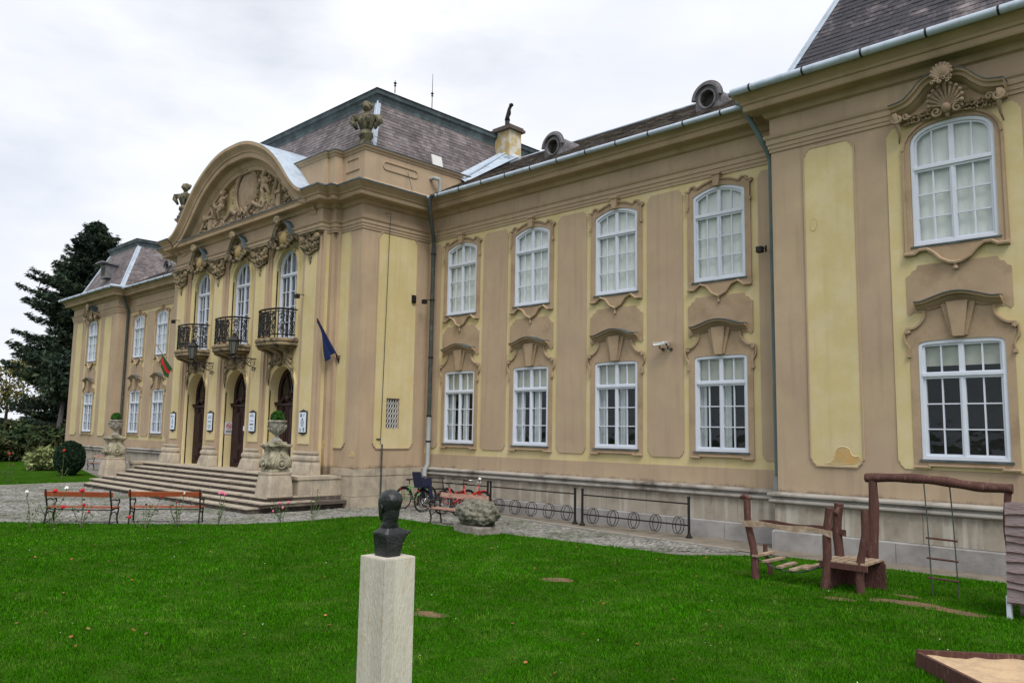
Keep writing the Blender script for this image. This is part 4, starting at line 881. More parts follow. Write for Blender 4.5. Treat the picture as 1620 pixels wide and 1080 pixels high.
# mansard over the centre
def mansard(x0, x1, y0, y1, zb, ins, zt, inx=None, m=SLATE, bandm=ZINCD, faces=('f', 'r'), hipw=.16, near=False, su=.23, sv=.14, bo=.16, bh=.40):
    inx = inx or ins
    A = [(x0, y0), (x1, y0), (x1, y1), (x0, y1)]; B = [(x0+inx, y0+ins), (x1-inx, y0+ins), (x1-inx, y1-ins), (x0+inx, y1-ins)]
    b = MB(); vs = [(*p, zb) for p in A]+[(*p, zt) for p in B]; b.add(vs, [(i, (i+1) % 4, 4+(i+1) % 4, 4+i) for i in range(4)])
    rf = b.build('roof', m, PAL)
    H = zt-zb
    Lf = math.hypot(ins, H); allp = []
    if 'f' in faces:
        sh = inx/Lf; allp.append(slate_field((x0, y0, zb), (1, 0, 0), (0, ins, H), x1-x0, Lf-.05, su, sv, lambda u, v: u > v*sh+hipw*.5 and u < x1-x0-v*sh-hipw*.5))
    if 'r' in faces:
        Lr = math.hypot(inx, H); sh2 = ins/Lr; allp.append(slate_field((x1, y0, zb), (0, 1, 0), (-inx, 0, H), y1-y0, Lr-.05, su, sv, lambda u, v: u > v*sh2+hipw*.5 and u < y1-y0-v*sh2))
    if near:
        P = sorted(allp[0], key=lambda q: (q[0]-CAM).length); vis = [q for q in P if True][:300]; rest = P[300:]
        c, U, V, Nn, a_, b_ = vis[0]
        base = MB(); pz = (Vector((0, 0, 0)), Vector((1, 0, 0)), Vector((0, ins, H)).normalized(), Vector((1, 0, 0)).cross(Vector((0, ins, H)).normalized()), su, sv)
        mesh_ = []
        for q in range(5):
            t = MB(); t.add(slate_pts(pz), [(4, 5, 6, 7), (0, 1, 5, 4), (1, 2, 6, 5), (3, 0, 4, 7)]); mesh_.append(t.mesh('slate', m))
        for q in vis: obj('slate', random.choice(mesh_), rf, q[0])
        slates(rest, m, 'slates', rf)
        for q in allp[1:]: slates(q, m, 'slates', rf)
    else:
        for q in allp: slates(q, m, 'slates', rf)
    # hips
    for i in (0, 1):
        b = MB(); p0 = Vector((*A[i], zb)); p1 = Vector((*B[i], zt)); s_ = 1 if i == 1 else -1
        dx = Vector((s_*-1, 0, 0)); dy = Vector((0, 1, 0)); o = Vector((s_*.02, -.02, .01))
        b.add([p0+o, p0+o+dx*hipw, p1+o+dx*hipw, p1+o], [(0, 1, 2, 3)]); b.add([p0+o, p0+o+dy*hipw, p1+o+dy*hipw, p1+o], [(0, 1, 2, 3)]); b.tube([p0+o, p1+o], .03, 6)
        b.build('hip_flashing', ZINC, rf)
    # upper band and low slope
    b = MB(); pth = [B[3], B[0], B[1], B[2]]
    b.sweep_plan(pth, [(-.06, zt-.10), (.03, zt-.10), (.05, zt-.06), (.05, zt+.02), (bo*.6, zt+bh*.45), (bo, zt+bh*.6), (bo+.02, zt+bh*.95), (bo+.06, zt+bh), (0, zt+bh+.02)], caps=False); b.build('roof_band', bandm, rf)
    b = MB(); e = bo+.06; C_ = [(B[0][0]-e, B[0][1]-e), (B[1][0]+e, B[1][1]-e), (B[2][0]+e, B[2][1]+e), (B[3][0]-e, B[3][1]+e)]
    cx0, cx1, cy = B[0][0]+2.2, B[1][0]-2.2, (B[0][1]+B[3][1])/2; zz_ = zt+bh+.012
    if cx1 < cx0: cx0 = cx1 = (B[0][0]+B[1][0])/2
    b.add([(*p, zz_) for p in C_]+[(cx0, cy, zz_+.55), (cx1, cy, zz_+.55)], [(0, 1, 5, 4), (1, 2, 5), (2, 3, 4, 5), (3, 0, 4)]); b.build('roof_top', m, rf)
    return rf
mansard(mx_(-3.82), -3.82, -2.42, 7.6, 12.35, .66, 14.78, near=False)
b = MB()        # wall carrying the mansard behind the parapet
b.bx(mx_(-3.9), -3.9, -2.35, 7.5, 10.9, 12.36); b.build('roof_base', ZINCD, PAL)
mansard(XP+.08, XPE-.08, YE, 11, ZE, 1.5, 14.25, near=True, hipw=.14, m=SLATEK, su=.22, sv=.14)
mansard(mx_(XPE-.08), mx_(XP+.08), YE, 11, ZE, 1.5, 14.25, hipw=.22)
for T in (lambda x: x, mx_):
    a, c = sorted((T(XP-.62), T(XPE+.7))); b = MB(); b.tube([(a, -DP-.80, 10.97), (c, -DP-.80, 10.97)], .09, 10); g_ = b.build('gutter', ZINC, PAL, smooth=50)
    b = MB()
    for i in range(7): xx = a+.5+i*1.32; b = MB(); b.tube([(xx-.02, -DP-.80, 10.97), (xx+.02, -DP-.80, 10.97)], .099, 10); b.build('gutter_bracket', IRON, g_)
    b = MB(); b.add([(a, -DP-.76, 10.99), (c, -DP-.76, 10.99), (c, YE+.05, ZE+.03), (a, YE+.05, ZE+.03)], [(0, 1, 2, 3)]); b.build('eaves_flashing', ZINC, PAL)
b = MB(); b.tube([(mx_(XP)+.62+.1, -.4, 11.03), (mx_(XP)+.72, -DP-.82, 11.02)], .09, 8); b.build('gutter', ZINC, PAL, smooth=50)
# valley flashing between wing roof and centre mansard
b = MB()
b.add([(-3.0, 1.4, 12.12), (-3.55, 1.4, 12.5), (-4.15, 4.6, 14.5), (-3.2, 4.6, 14.05)], [(0, 1, 2, 3)]); b.tube([(-3.2, 1.45, 12.32), (-3.9, 4.6, 14.42)], .05, 6)
b.build('valley_flashing', ZINC, PAL)
# roof hatch cover on the mansard, overflow pipe on the parapet
b = MB(); b.rbox((-3.66, .50, 12.86), (.05, .50, .46), 0, -.26); b.build('roof_hatch', GREYC, PAL)
b = MB(); b.tube([(XC+.02, -.10, 11.92), (XC+.22, -.08, 11.94), (XC+.32, .1, 11.90), (XC+.32, .14, 11.78), (XC+.32, .14, 11.06)], .075, 8); b.build('overflow_pipe', PIPEL, PAL, smooth=50)
# lucarnes
def oculus(x, y, z, r=.38, kind=SLATED):
    b = MB(); f_ = front(y, x); n = 20
    outer = [(-r, z-.35), (r, z-.35)]+[(r*math.cos(PI*i/n), z+.05+r*math.sin(PI*i/n)) for i in range(n+1)]
    hole = [(.25*math.cos(2*PI*i/20), z+.03+.27*math.sin(2*PI*i/20)) for i in range(20)]
    b.plate(f_, outer, [hole], d0=-1.6, d1=0, hole_d=-.25); L_ = b.build('oculus_dormer', ZINC if kind is ZINC else mat_oc, PAL)
    q = MB(); q.sweep_el(f_, outer[2:], [(0, -.1), (0, .09), (-.07, .09), (-.09, .03), (-.14, .02)]); q.tube([f_(.26*math.cos(2*PI*i/20), z+.03+.28*math.sin(2*PI*i/20), .02) for i in range(20)], .035, 6, closed=True); q.build('dormer_trim', mat_oc, L_, smooth=50)
    q = MB(); q.plate(f_, hole, d0=-.3, d1=-.24); q.build('dormer_opening', ROOM, L_)
mat_oc = mat('weathered_dormer_sheet', (.11, .10, .105), .6, .2, 4, col2=(.17, .17, .185), mixscale=6)
oculus(1.78, 1.05, 12.22); oculus(7.70, 1.05, 12.22); oculus(mx_(1.78), 1.05, 12.22); oculus(mx_(7.70), 1.05, 12.22)
# lucarne on the left pavilion roof
b = MB(); x = -35.9; b.rbox((x, .0, 12.55), (.95, 1.0, .85)); b.rbox((x, -.12, 13.05), (1.2, 1.4, .1), 0, 0, -.12); b.build('lucarne', mat_oc, PAL)
b = MB(); b.bx(x-.33, x+.33, -.515, -.51, 12.3, 12.85); b.build('lucarne_opening', ROOM, PAL)
# chimney
b = MB(); cx, cy = -4.0, 4.7; b.bx(cx-.45, cx+.45, cy-.35, cy+.35, 13.2, 15.25); ch = b.build('chimney', BRICK, PAL)
b = MB(); b.bx(cx-.58, cx+.58, cy-.48, cy+.48, 15.25, 15.36); b.bx(cx-.52, cx+.52, cy-.42, cy+.42, 15.36, 15.45); b.build('chimney_cap', mat('dark_cap_stone', (.10, .08, .07), .9, .2, 4), ch)
b = MB(); b.tube([(cx-.05, cy, 15.4), (cx-.05, cy, 15.9)], .1, 8); b.tube([(cx-.05, cy, 15.85), (cx-.05, cy, 16.0), (cx+.03, cy, 16.15), (cx+.05, cy, 16.33), (cx+.15, cy, 16.46)], [.12, .09, .10, .07, .07], 8); b.ell((cx+.17, cy, 16.48), (.10, .10, .08)); b.build('chimney_cowl', IRON, ch, smooth=True)
b = MB(); b.bx(cx-.75, cx+.75, cy-.62, cy+.3, 13.4, 13.98); b.build('chimney_flashing', ZINC, ch)
for x_, y_, z0_, z1_ in ((-4.2, -1.2, 15.2, 15.7), (-4.9, 1.2, 15.2, 17.0), (-31.0, 3.6, 14.6, 17.4)):
    b = MB(); b.tube([(x_, y_, z0_), (x_, y_, z1_)], [.022, .008], 5); b.lathe((x_, y_, z0_+(z1_-z0_)*.45), [(.001, 0), (.05, .04), (.02, .1), (.07, .15), (.001, .22)], 8); b.build('lightning_rod', IRON, PAL)

# ---- rain pipes, cable -------------------------------------------------------
b = MB(); b.tube([(XC+1.15, -.78, 10.93), (XC+1.0, -.82, 10.92), (XC+.93, -.84, 10.80), (XC+.90, -.80, 10.4), (XC+.46, -.22, 9.6), (XC+.42, -.17, 9.3), (XC+.42, -.17, 3.1)], .075, 10); dp = b.build('rain_pipe', PIPED, PAL, smooth=50)
b = MB(); b.tube([(XC+.42, -.17, 3.1), (XC+.42, -.17, 1.4), (XC+.42, -.3, 1.2), (XC+.42, -.3, 0)], .085, 10); b.build('lower_rain_pipe', PIPEL, dp, smooth=50)
b = MB()
for z in (9.0, 7.3, 5.2, 3.1, 2.2): b = MB(); b.tube([(XC+.42, -.17, z-.03), (XC+.42, -.17, z+.03)], .095, 10); b.build('pipe_clamp', IRON, dp)
b = MB(); b.tube([(XP-.82, -.80, 10.99), (XP-.72, -.84, 10.95), (XP-.62, -.8, 10.75), (XP-.30, -.26, 9.75), (XP-.27, -.15, 9.5), (XP-.27, -.13, 1.55)], .07, 10); dp = b.build('rain_pipe', mat('green_grey_pipe', (.12, .17, .17), .5, .2, 3), PAL, smooth=50)
b = MB(); b.tube([(XP-.2, -.26, 1.62), (XP-.2, -.26, 1.3)], .11, 10); b.tube([(XP-.2, -.28, 1.3), (XP-.2, -.28, 0)], .085, 10); b.build('lower_rain_pipe', PIPEL, dp, smooth=50)
b = MB(); b.tube([(mx_(XP)+.45, -.75, 10.98), (mx_(XP)+.3, -.2, 9.7), (mx_(XP)+.25, -.15, 9.4), (mx_(XP)+.25, -.15, 0)], .08, 8); b.build('rain_pipe', PIPED, PAL, smooth=50)
f_ = right(XC); b = MB(); b.tube([f_(-2.1, 10.2, .04), f_(-1.96, 10.2, .16), f_(-1.96, 9.4, .13), f_(-1.98, 2.1, .03)], .012, 5); b.tube([f_(-1.98, 2.1, .13), f_(-1.98, .0, .13)], .03, 8); b.box(f_, -2.15, -1.98, 2.25, 2.29, 0, .05)
b.tube([f_(-1.2, 11.9, .08), f_(-1.5, 11.0, .75)], .01, 4); b.build('lightning_cable', PIPED, PAL)
# plaster damage patches (bare plaster)
def patch(fr, pts, d, m, nm='bare_patch', rim=True):
    b = MB(); q = [(u_+random.gauss(0, .007), v_+random.gauss(0, .007)) for u_, v_ in sp2(pts+[pts[0]], 4)[:-1]]; b.plate(fr, q, d0=0, d1=d); o = b.build(nm, m, PAL)
    if rim:
        r = MB(); r.sweep_el(fr, q, [(-.004, d), (-.003, d+.004), (.004, d+.004), (.014, d-.004)], closed=True); r.build('patch_rim', YEL, o)
patch(front(-DP), [(11.60, 2.0), (11.75, 2.06), (11.80, 2.2), (11.86, 2.33), (12.0, 2.38), (12.12, 2.33), (12.2, 2.18), (12.33, 2.18), (12.34, 2.08), (12.2, 2.02), (11.9, 1.99)], .024, PEEL)
patch(front(-DP), [(11.40, 7.42), (11.46, 7.38), (11.53, 7.45), (11.54, 7.62), (11.47, 7.67), (11.41, 7.6)], .026, YEL)
patch(front(-D), [(-3.95+.35, 1.70), (-3.4, 1.66), (-3.38, 1.78), (-3.5, 1.84)], .012, PEEL)
patch(front(-3.28), [(AX+6.05, 1.95), (AX+6.15, 1.9), (AX+6.2, 2.1), (AX+6.1, 2.2)], .012, PEEL)
patch(front(YP+.001), [(AX+5.2, 2.2), (AX+5.42, 2.16), (AX+5.5, 2.24), (AX+5.3, 2.32)], .04, PEEL, rim=False)

# ================================================================== STAIRS
ST = thing('entrance_stairs', 'wide pale stone entrance stairs with seven steps before the three doors', 'stairs', (AX, -5, 0))
def tloc(b, name, m, P, o=(AX, -5, 0), **k):
    b.v = [(x-o[0], y-o[1], z-o[2]) for x, y, z in b.v]; return b.build(name, m, P, **k)
hw = lambda x: x-AX
fronts = [(-6.60, 7.2, .145), (-6.24, 7.45, .288), (-5.92, 7.1, .43), (-5.55, 6.5, .573), (-5.18, 6.5, .716), (-4.81, 6.5, .858), (-4.44, 6.5, 1.0)]
for i, (y, h, z) in enumerate(fronts):
    zb = -.03 if i == 0 else fronts[i-1][2]; y1 = -3.05 if i < 3 else -3.05
    n = 9; off = .4 if i % 2 else 0
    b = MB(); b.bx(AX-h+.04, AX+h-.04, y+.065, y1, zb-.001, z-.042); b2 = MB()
    e = [AX-h+2*h*j/n for j in range(n+1)]
    for j in range(n):
        b2.bx(e[j]+.003, e[j+1]-.003, y, (fronts[i+1][0]+.12) if i < 6 else -3.1, z-.042, z+random.uniform(-.002, .002))
    if i < 3:
        for s in (1, -1): b2.bx(min(AX+s*(h-.02), AX+s*5.2), max(AX+s*(h-.02), AX+s*5.2), (fronts[i+1][0]+.12), -4.35 if i else -6.0, z-.042, z-.001)
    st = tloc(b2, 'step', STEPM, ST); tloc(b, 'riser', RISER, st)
for s in (1, -1):
    # low parapet walls beside the landing
    x0, x1 = sorted((AX+s*6.42, AX+s*7.02)); b = MB(); o_ = []
    b.bx(x0+.0, x1-.02, -4.75, -D, 0, .93); w_ = tloc(b, 'cheek_wall', STONE, ST)
    b = MB(); b.bx(x0-.03, x1+.04, -4.8, -D-.13, .93, 1.03); tloc(b, 'coping', STONE, w_)
    ff = right(x1-.02) if s > 0 else lf(x0+.0)
    ys = [-4.74, -4.2, -3.62, -3.16] if s > 0 else [3.16, 3.62, 4.2, 4.74]
    for i in range(3):
        b = MB(); b.box(ff, ys[i]+.006, ys[i+1]-.006, 0.0, .92, 0, .03); tloc(b, 'stone_block', STONE, w_)

# ---- urn pedestals -------------------------------------------------------------
def pedestal(x, label):
    t = thing('stone_pedestal', label, 'pedestal', (x, -5.42, .43), 0, 'carved pedestals flanking the stairs')
    b = MB(); q = dict(n=32, square=True, a0=PI/4/8*0)
    b.lathe((0, 0, 0), [(.56, 0), (.57, .06), (.53, .12), (.44, .72), (.44, .76), (.47, .79), (.47, .86), (.40, .90)], 4, a0=PI/4, square=False) if False else None
    def sq(prof, nm, m, rnd=.0, sm=False):
        c = MB(); rows = []
        for r, z in prof:
            r *= .74; row = []
            for i in range(32):
                a = 2*PI*i/32+PI/32; mcs = max(abs(math.cos(a)), abs(math.sin(a))); rr = r/(mcs**(1-rnd)); rr = min(rr, r*1.34); row.append(Vector((rr*math.cos(a), rr*math.sin(a), z)))
            rows.append(row)
        c._rows(rows, False, None, True, ring=True); return c.build(nm, m, t, smooth=sm)
    sq([(.63, 0), (.60, .32), (.53, .66), (.53, .69), (.55, .70), (.55, .76), (.45, .78)], 'base', STONE)
    sq([(.44, .78), (.49, .79), (.49, .84), (.43, .86), (.47, .90), (.53, 1.0), (.54, 1.08), (.52, 1.17), (.45, 1.28), (.40, 1.38), (.39, 1.45), (.43, 1.47), (.43, 1.50)], 'carved_body', OLDST, .12, 30)
    c = MB()
    for k in range(4):
        Mx = Matrix.Rotation(k*PI/2, 3, 'Z'); fr_ = Fr((0, 0, 0), Mx @ Vector((1, 0, 0)), Mx @ Vector((0, -1, 0)))
        c.tube([fr_(.46*math.cos(2*PI*i/16)*.42, 1.02+.13*math.sin(2*PI*i/16), .55-.02*abs(math.sin(2*PI*i/16))) for i in range(16)], .03, 5, closed=True); c.ell(fr_(0, 1.02, .53), (.09, .09, .07), 8, 6)
        for s in (1, -1): c.tube([fr_(s*.42, .9, .50), fr_(s*.40, 1.05, .53), fr_(s*.28, 1.24, .47), fr_(s*.12, 1.36, .41)], [.03, .04, .03, .02], 6)
        c.ell(fr_(0, 1.34, .41), (.08, .05, .05))
    c.v = [(x_*.74, y_*.74, z_) for x_, y_, z_ in c.v]; c.build('carving', OLDST, t, smooth=True)
    sq([(.42, 1.50), (.46, 1.52), (.50, 1.56), (.54, 1.58), (.54, 1.63), (.40, 1.65), (.36, 1.65), (.35, 1.71), (.30, 1.72)], 'cap', OLDST)
    return t
def urn(x, label, gl):
    t = thing('stone_urn', label, 'urn', (x, -5.42, 2.145), 0, 'stone urns on the pedestals')
    b = MB(); b.lathe((0, 0, 0), [(.23, 0), (.23, .03), (.18, .07), (.10, .13), (.07, .18), (.09, .22), (.17, .26), (.21, .30), (.23, .37), (.29, .55), (.31, .62), (.345, .64), (.345, .68), (.29, .69), (.27, .66), (.10, .64)], 24); b.v = [(x_*.86, y_*.86, z_) for x_, y_, z_ in b.v]
    b.build('bowl', mat_urn, t, smooth=40); b = MB()
    for i in range(10):
        a = 2*PI*i/10; c_, s_ = math.cos(a), math.sin(a); b.tube([(c_*.21, s_*.21, .32), (c_*.25, s_*.25, .41), (c_*.29+.04*s_, s_*.29-.04*c_, .50), (c_*.29-.05*s_, s_*.29+.05*c_, .55)], [.025, .03, .025, .015], 5)
    b.build('relief', mat_urn, t, smooth=True)
    q = thing('clipped_box_ball', gl, 'plant', (x, -5.42, 2.80), 0, 'clipped box balls in the urns')
    n = 2600; d = RNG.normal(size=(n, 3)); d /= np.linalg.norm(d, axis=1)[:, None]; p = d*(RNG.uniform(.8, 1.03, n)[:, None])*np.array([.205, .205, .21])+np.array([0, 0, .12]); p = p[p[:, 2] > -.05]
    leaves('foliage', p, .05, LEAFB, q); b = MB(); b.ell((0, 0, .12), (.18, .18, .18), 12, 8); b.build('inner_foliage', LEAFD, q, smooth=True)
mat_urn = mat('grey_carved_urn', (.36, .34, .29), .9, .2, 6, col2=(.16, .15, .13), mixscale=8, bump=.5)
pedestal(AX+6.72, 'weathered stone pedestal with swollen carved body at the right end of the stairs'); pedestal(AX-7.1, 'weathered stone pedestal with carved body at the far left end of the stairs')
urn(AX+6.72, 'grey carved stone urn on the pedestal right of the stairs, before the doors', 'small bright green clipped ball in the urn right of the stairs')
urn(AX-7.1, 'grey carved stone urn on the pedestal left of the stairs', 'small clipped green ball in the urn left of the stairs')
# ---- roof statues ----------------------------------------------------------------
STAT = mat('lichen_dark_stone', (.17, .155, .10), .95, .3, 4, col2=(.045, .042, .03), mixscale=5, bump=.9, bscale=22, amount=(.42, .6))
def roof_statue(x, y, z, label):
    t = thing('roof_statue', label, 'statue', (x, y, z), R(38), 'stone half figures on the parapet'); t.scale = (1.08, 1.08, 1.0)
    b = MB(); b.lathe((0, 0, 0), [(.30, 0), (.30, .08), (.24, .12), (.24, .2), (.16, .24), (.20, .32), (.25, .42), (.24, .52), (.17, .60), (.16, .64)], 12); b.build('baluster_base', STAT, t, smooth=50)
    b = MB(); b.lathe((0, 0, 0), [(.16, .60), (.22, .72), (.26, .85), (.34, 1.0), (.36, 1.10), (.22, 1.2), (.10, 1.26), (.09, 1.36)], 14, sq=.7)
    for s in (1, -1):
        b.tube([(s*.24, 0, 1.12), (s*.42, -.05, 1.08), (s*.46, -.05, .92), (s*.36, -.08, .80), (s*.30, -.05, .66)], [.10, .13, .11, .08, .05], 8)
        b.tube([(s*.1, -.2, 1.1), (s*.16, -.26, .95), (s*.1, -.22, .78)], [.05, .06, .04], 6)
    b.build('torso', STAT, t, smooth=True)
    b = MB(); b.ell((0, -.02, 1.50), (.15, .17, .19), 12, 10); b.ell((0, .04, 1.56), (.19, .18, .17), 10, 8)
    for i in range(14): a = 2*PI*i/14; b.ell((.17*math.cos(a), .04+.15*math.sin(a), 1.58+.05*math.sin(3*a)), (.06, .06, .07), 6, 4)
    b.ell((0, -.19, 1.48), (.025, .04, .04), 6, 4); b.build('head', STAT, t, smooth=True)
roof_statue(-3.70, -2.78, 12.5, 'weathered stone half figure on the parapet corner right of the arch'); roof_statue(mx_(-3.60), -2.9, 12.5, 'dark stone half figure seen behind the left shoulder of the arched pediment')

# ================================================================== WALL FITTINGS
def lantern(x, label):
    t = thing('wall_lantern', label, 'lantern', (x, YP, 4.98), 0, 'iron lanterns on scroll brackets beside the doors')
    b = MB(); fr_ = Fr((0, 0, 0), (0, -1, 0), (-1, 0, 0))
    b.tube([(0, 0, .22), (0, -1.05, .22)], .022, 6); b.tube([(0, -.02, -.35), (0, -.02, .35)], .028, 6); b.tube([(0, 0, -.15), (0, -.35, -.05), (0, -.6, .15), (0, -.95, .20)], .02, 6)
    for u, v, r, sg in ((.2, .06, .14, 1), (.46, .08, .12, -1), (.7, .1, .09, 1), (.14, -.16, .09, -1), (.9, .1, .08, -1)): b.tube(spiral(fr_, u, v, 0, r, 1.7, sg, 0), .014, 5)
    b.lathe((0, -.98, 0), [(.03, .14), (.09, .2), (.05, .28), (.12, .36)], 8)
    b.build('bracket', IRON, t)
    c = (0, -.98, 0); b = MB()
    b.lathe(c, [(.16, .36), (.24, .95), (.26, .95), (.26, .98)], 6) if False else None
    for i in range(6):
        a = 2*PI*i/6; ca, sa = math.cos(a), math.sin(a); b.tube([(ca*.14, -.98+sa*.14, .38), (ca*.235, -.98+sa*.235, .92)], .014, 4)
    b.lathe(c, [(.15, .34), (.17, .36), (.15, .40), (.05, .36)], 6); b.lathe(c, [(.24, .90), (.29, .93), (.29, .96), (.24, 1.02), (.16, 1.10), (.10, 1.13), (.09, 1.2), (.12, 1.23), (.02, 1.28), (.001, 1.32)], 6)
    b.v = [(x_*.8, -.98+(y_+.98)*.8, .30+(z_-.30)*.84) for x_, y_, z_ in b.v]; b.build('cage', IRON, t)
    b = MB(); b.lathe(c, [(.135, .40), (.225, .90)], 6); b.v = [(x_*.8, -.98+(y_+.98)*.8, .30+(z_-.30)*.84) for x_, y_, z_ in b.v]; b.build('lantern_glass', mat_lg, t)
mat_lg = mat('milky_lantern_glass', (.10, .11, .095), .4, .15, 4, spec=.3)
lantern(PILS[1], 'black iron lantern on a scroll bracket between the right and middle doors'); lantern(PILS[2], 'black iron lantern on a scroll bracket between the middle and left doors')
# sign boards
def board(x, kind, label):
    t = thing('sign_board', label, 'sign', (x, YB-.15, 2.80), 0, 'narrow framed signs on the door pilasters'); f_ = G0
    b = MB(); b.box(f_, -.25, .25, -.365, .365, 0, .045)
    for s in (1, -1): b.sweep_el(f_, sp2([(-.24, s*.36), (-.1, s*.39), (0, s*.41), (.1, s*.39), (.24, s*.36)], 3), [(-.02, 0), (-.02, .04), (.02, .04), (.02, 0)]); b.tube([f_(0, s*.41, .02), f_(0, s*.46, .02)], .014, 5)
    b.build('sign_frame', IRON, t); b = MB(); b.box(f_, -.225, .225, -.345, .345, .045, .052); b.build('sign_face', SIGNW, t)
    p = MB(); d0, d1 = .052, .055
    def bar(u0, u1, v0, v1): p.box(f_, u0, u1, v0, v1, d0, d1)
    if kind == 4:     # crest and two short lines, an oval ring emblem with cross bars, small text blocks
        for i in range(3): bar(-.13+.035*i, -.11+.035*i, .18, .30)
        bar(-.15, -.03, .20, .22); bar(-.15, -.03, .26, .28); bar(.06, .09, .20, .27); bar(.10, .15, .27, .29)
        p.sweep_el(f_, [(.085*math.cos(2*PI*i/20), -.01+.12*math.sin(2*PI*i/20)) for i in range(20)], [(-.012, d0), (-.012, d1), (.012, d1), (.012, d0)], closed=True)
        bar(-.07, .07, -.02, .0); bar(-.015, .015, .11, .16); bar(-.01, .01, -.12, .10)
        for i in range(4): bar(-.17, -.04, -.22-.03*i, -.21-.03*i); bar(.05, .15, -.20-.035*i, -.175-.035*i)
    if kind == 3:
        p.sweep_el(f_, sp2([(-.12, .22), (-.05, .27), (0, .29), (.05, .27), (.12, .22)], 3), [(-.012, d0), (-.012, d1), (.012, d1), (.012, d0)]); bar(-.14, .14, .20, .22)
        for u in (-.10, -.05, .0, .05, .10): bar(u-.018, u+.018, .03, .055)
        for u in (-.11, -.055, .0, .055, .11): bar(u-.022, u+.022, -.12, -.06)
        for v in (-.22, -.27): bar(-.10, .10, v, v+.018)
    if kind == 2:
        for v in (.20, .14, .02, -.04, -.16, -.21): bar(-.15, .15, v, v+.022)
        bar(-.12, .12, -.27, -.25)
    if kind == 1:
        bar(-.14, -.05, .18, .27); bar(.0, .13, .20, .23); p.sweep_el(f_, [(.06*math.cos(2*PI*i/16), -.02+.10*math.sin(2*PI*i/16)) for i in range(16)], [(-.012, d0), (-.012, d1), (.012, d1), (.012, d0)], closed=True); bar(-.04, .04, -.03, -.01); bar(-.015, .015, .09, .15); bar(-.08, .05, -.25, -.19)
    p.build('sign_print', SIGNI, t)
board(PILS[3], 1, 'leftmost narrow framed sign, with an oval emblem, on the pilaster left of the left door')
board(PILS[2], 2, 'narrow framed sign with several text lines between the left and middle doors')
board(PILS[1], 3, 'narrow framed sign with a dark bold line between the middle and right doors')
board(PILS[0], 4, 'rightmost narrow framed sign, with a large oval emblem, right of the right door')
t = thing('prohibition_sign', 'small white sign with red ring inside the recess of the middle door', 'sign', (AF-.88+.012, YB+.20, 2.55)); f_ = right(0)
b = MB(); b.box(f_, -.17, .17, -.24, .24, 0, .012); b.build('sign_face', mat('white_enamel', (.62, .60, .62), .4, .03, 4), t)
b = MB(); b.sweep_el(f_, [(.10*math.cos(2*PI*i/20), .08+.10*math.sin(2*PI*i/20)) for i in range(20)], [(-.014, .012), (-.014, .016), (.014, .016), (.014, .012)], closed=True); b.sweep_el(f_, [(-.07, .15), (.07, .01)], [(-.012, .012), (-.012, .017), (.012, .017), (.012, .012)]); b.build('red_ring', REDI, t)
b = MB(); b.box(f_, -.06, .06, .06, .10, .012, .0145); b.box(f_, -.12, .12, -.12, -.09, .012, .0145); b.box(f_, -.12, .12, -.17, -.14, .012, .0145); b.build('sign_print', SIGNI, t)
t = tag(MB().build('doorbell', GREYC) if False else thing('door_intercom', 'small pale intercom box on the jamb right of the middle door', 'intercom', (AF+.97, YB, 2.55)), 'small pale intercom box on the jamb right of the middle door', 'intercom')
b = MB(); b.box(G0, -.05, .05, -.09, .09, .0, .10); b.build('casing', GREYC, t); b = MB(); b.box(G0, -.03, .03, -.28, -.12, 0, .06); b.build('keypad', PIPED, t)
# flags
t = thing('blue_flag', 'dark blue flag drooping from an angled pole right of the signs', 'flag', (-4.45, -D, 4.95))
b = MB(); b.tube([(0, 0, .02), (-.02, -.95, 1.38)], .025, 6); b.tube([(0, 0, .06), (0, -.12, .10)], .045, 6); b.build('pole', POLEM, t); b = MB(); b.tube([(0, -.0, -.08), (0, -.14, .22)], .03, 6); b.tube([(.1, -.05, .15), (-.12, -.05, .15)], .02, 5); b.build('holder', IRON, t)
def drape(t, pts_a, pts_b, m, nm='cloth', n=14, th=.06):
    b = MB(); A = smoothpath(pts_a, 4); B = smoothpath(pts_b, 4); rows = []
    for i in range(len(A)):
        row = []
        for q in range(n+1):
            s_ = q/n; p = A[i].lerp(B[i], s_); w_ = math.sin(s_*11+i*.12)*th*(.3+.7*i/len(A)); row.append(p+Vector((w_, w_*.6, 0)))
        rows.append(row)
    b._rows(rows, False, None, False); return b.build(nm, m, t, smooth=True)
drape(t, [(-.02, -.93, 1.34), (-.01, -.70, .98), (0, -.45, .62), (0, -.2, .28)], [(-.03, -.94, 1.28), (-.02, -.72, .90), (-.06, -.60, .30), (-.10, -.48, -.12)], BLUEF, th=.05)
t = thing('tricolour_flag', 'red, white and green flag drooping from an angled pole left of the entrance', 'flag', (-17.25, -3.3, 5.05))
b = MB(); b.tube([(0, 0, 0), (0, -1.0, 1.3)], .025, 6); b.build('pole', mat('pale_pole', (.4, .35, .3), .6, .1, 3), t); b = MB(); b.tube([(.15, -.05, 0), (-.12, -.1, .02)], .025, 5); b.tube([(0, 0, -.05), (0, -.12, .12)], .04, 6); b.build('holder', POLEM, t)
A0 = [(0, -.62, .81), (0, -.48, .62), (0, -.30, .39), (0, -.12, .15)]; A1 = [(0, -.63, .66), (0, -.52, .42), (-.02, -.38, .16), (-.02, -.2, -.0)]; A2 = [(-.04, -.64, .42), (-.03, -.53, .2), (-.04, -.42, -.02), (-.02, -.24, -.14)]; A3 = [(-.08, -.62, .22), (-.06, -.52, .02), (-.06, -.42, -.18), (-.02, -.26, -.30)]
drape(t, A0, A1, FGRN, 'green_stripe', 5, .02); drape(t, A1, A2, FRED, 'red_stripe', 5, .03); drape(t, A2, A3, FGRN, 'lower_stripe', 5, .03)
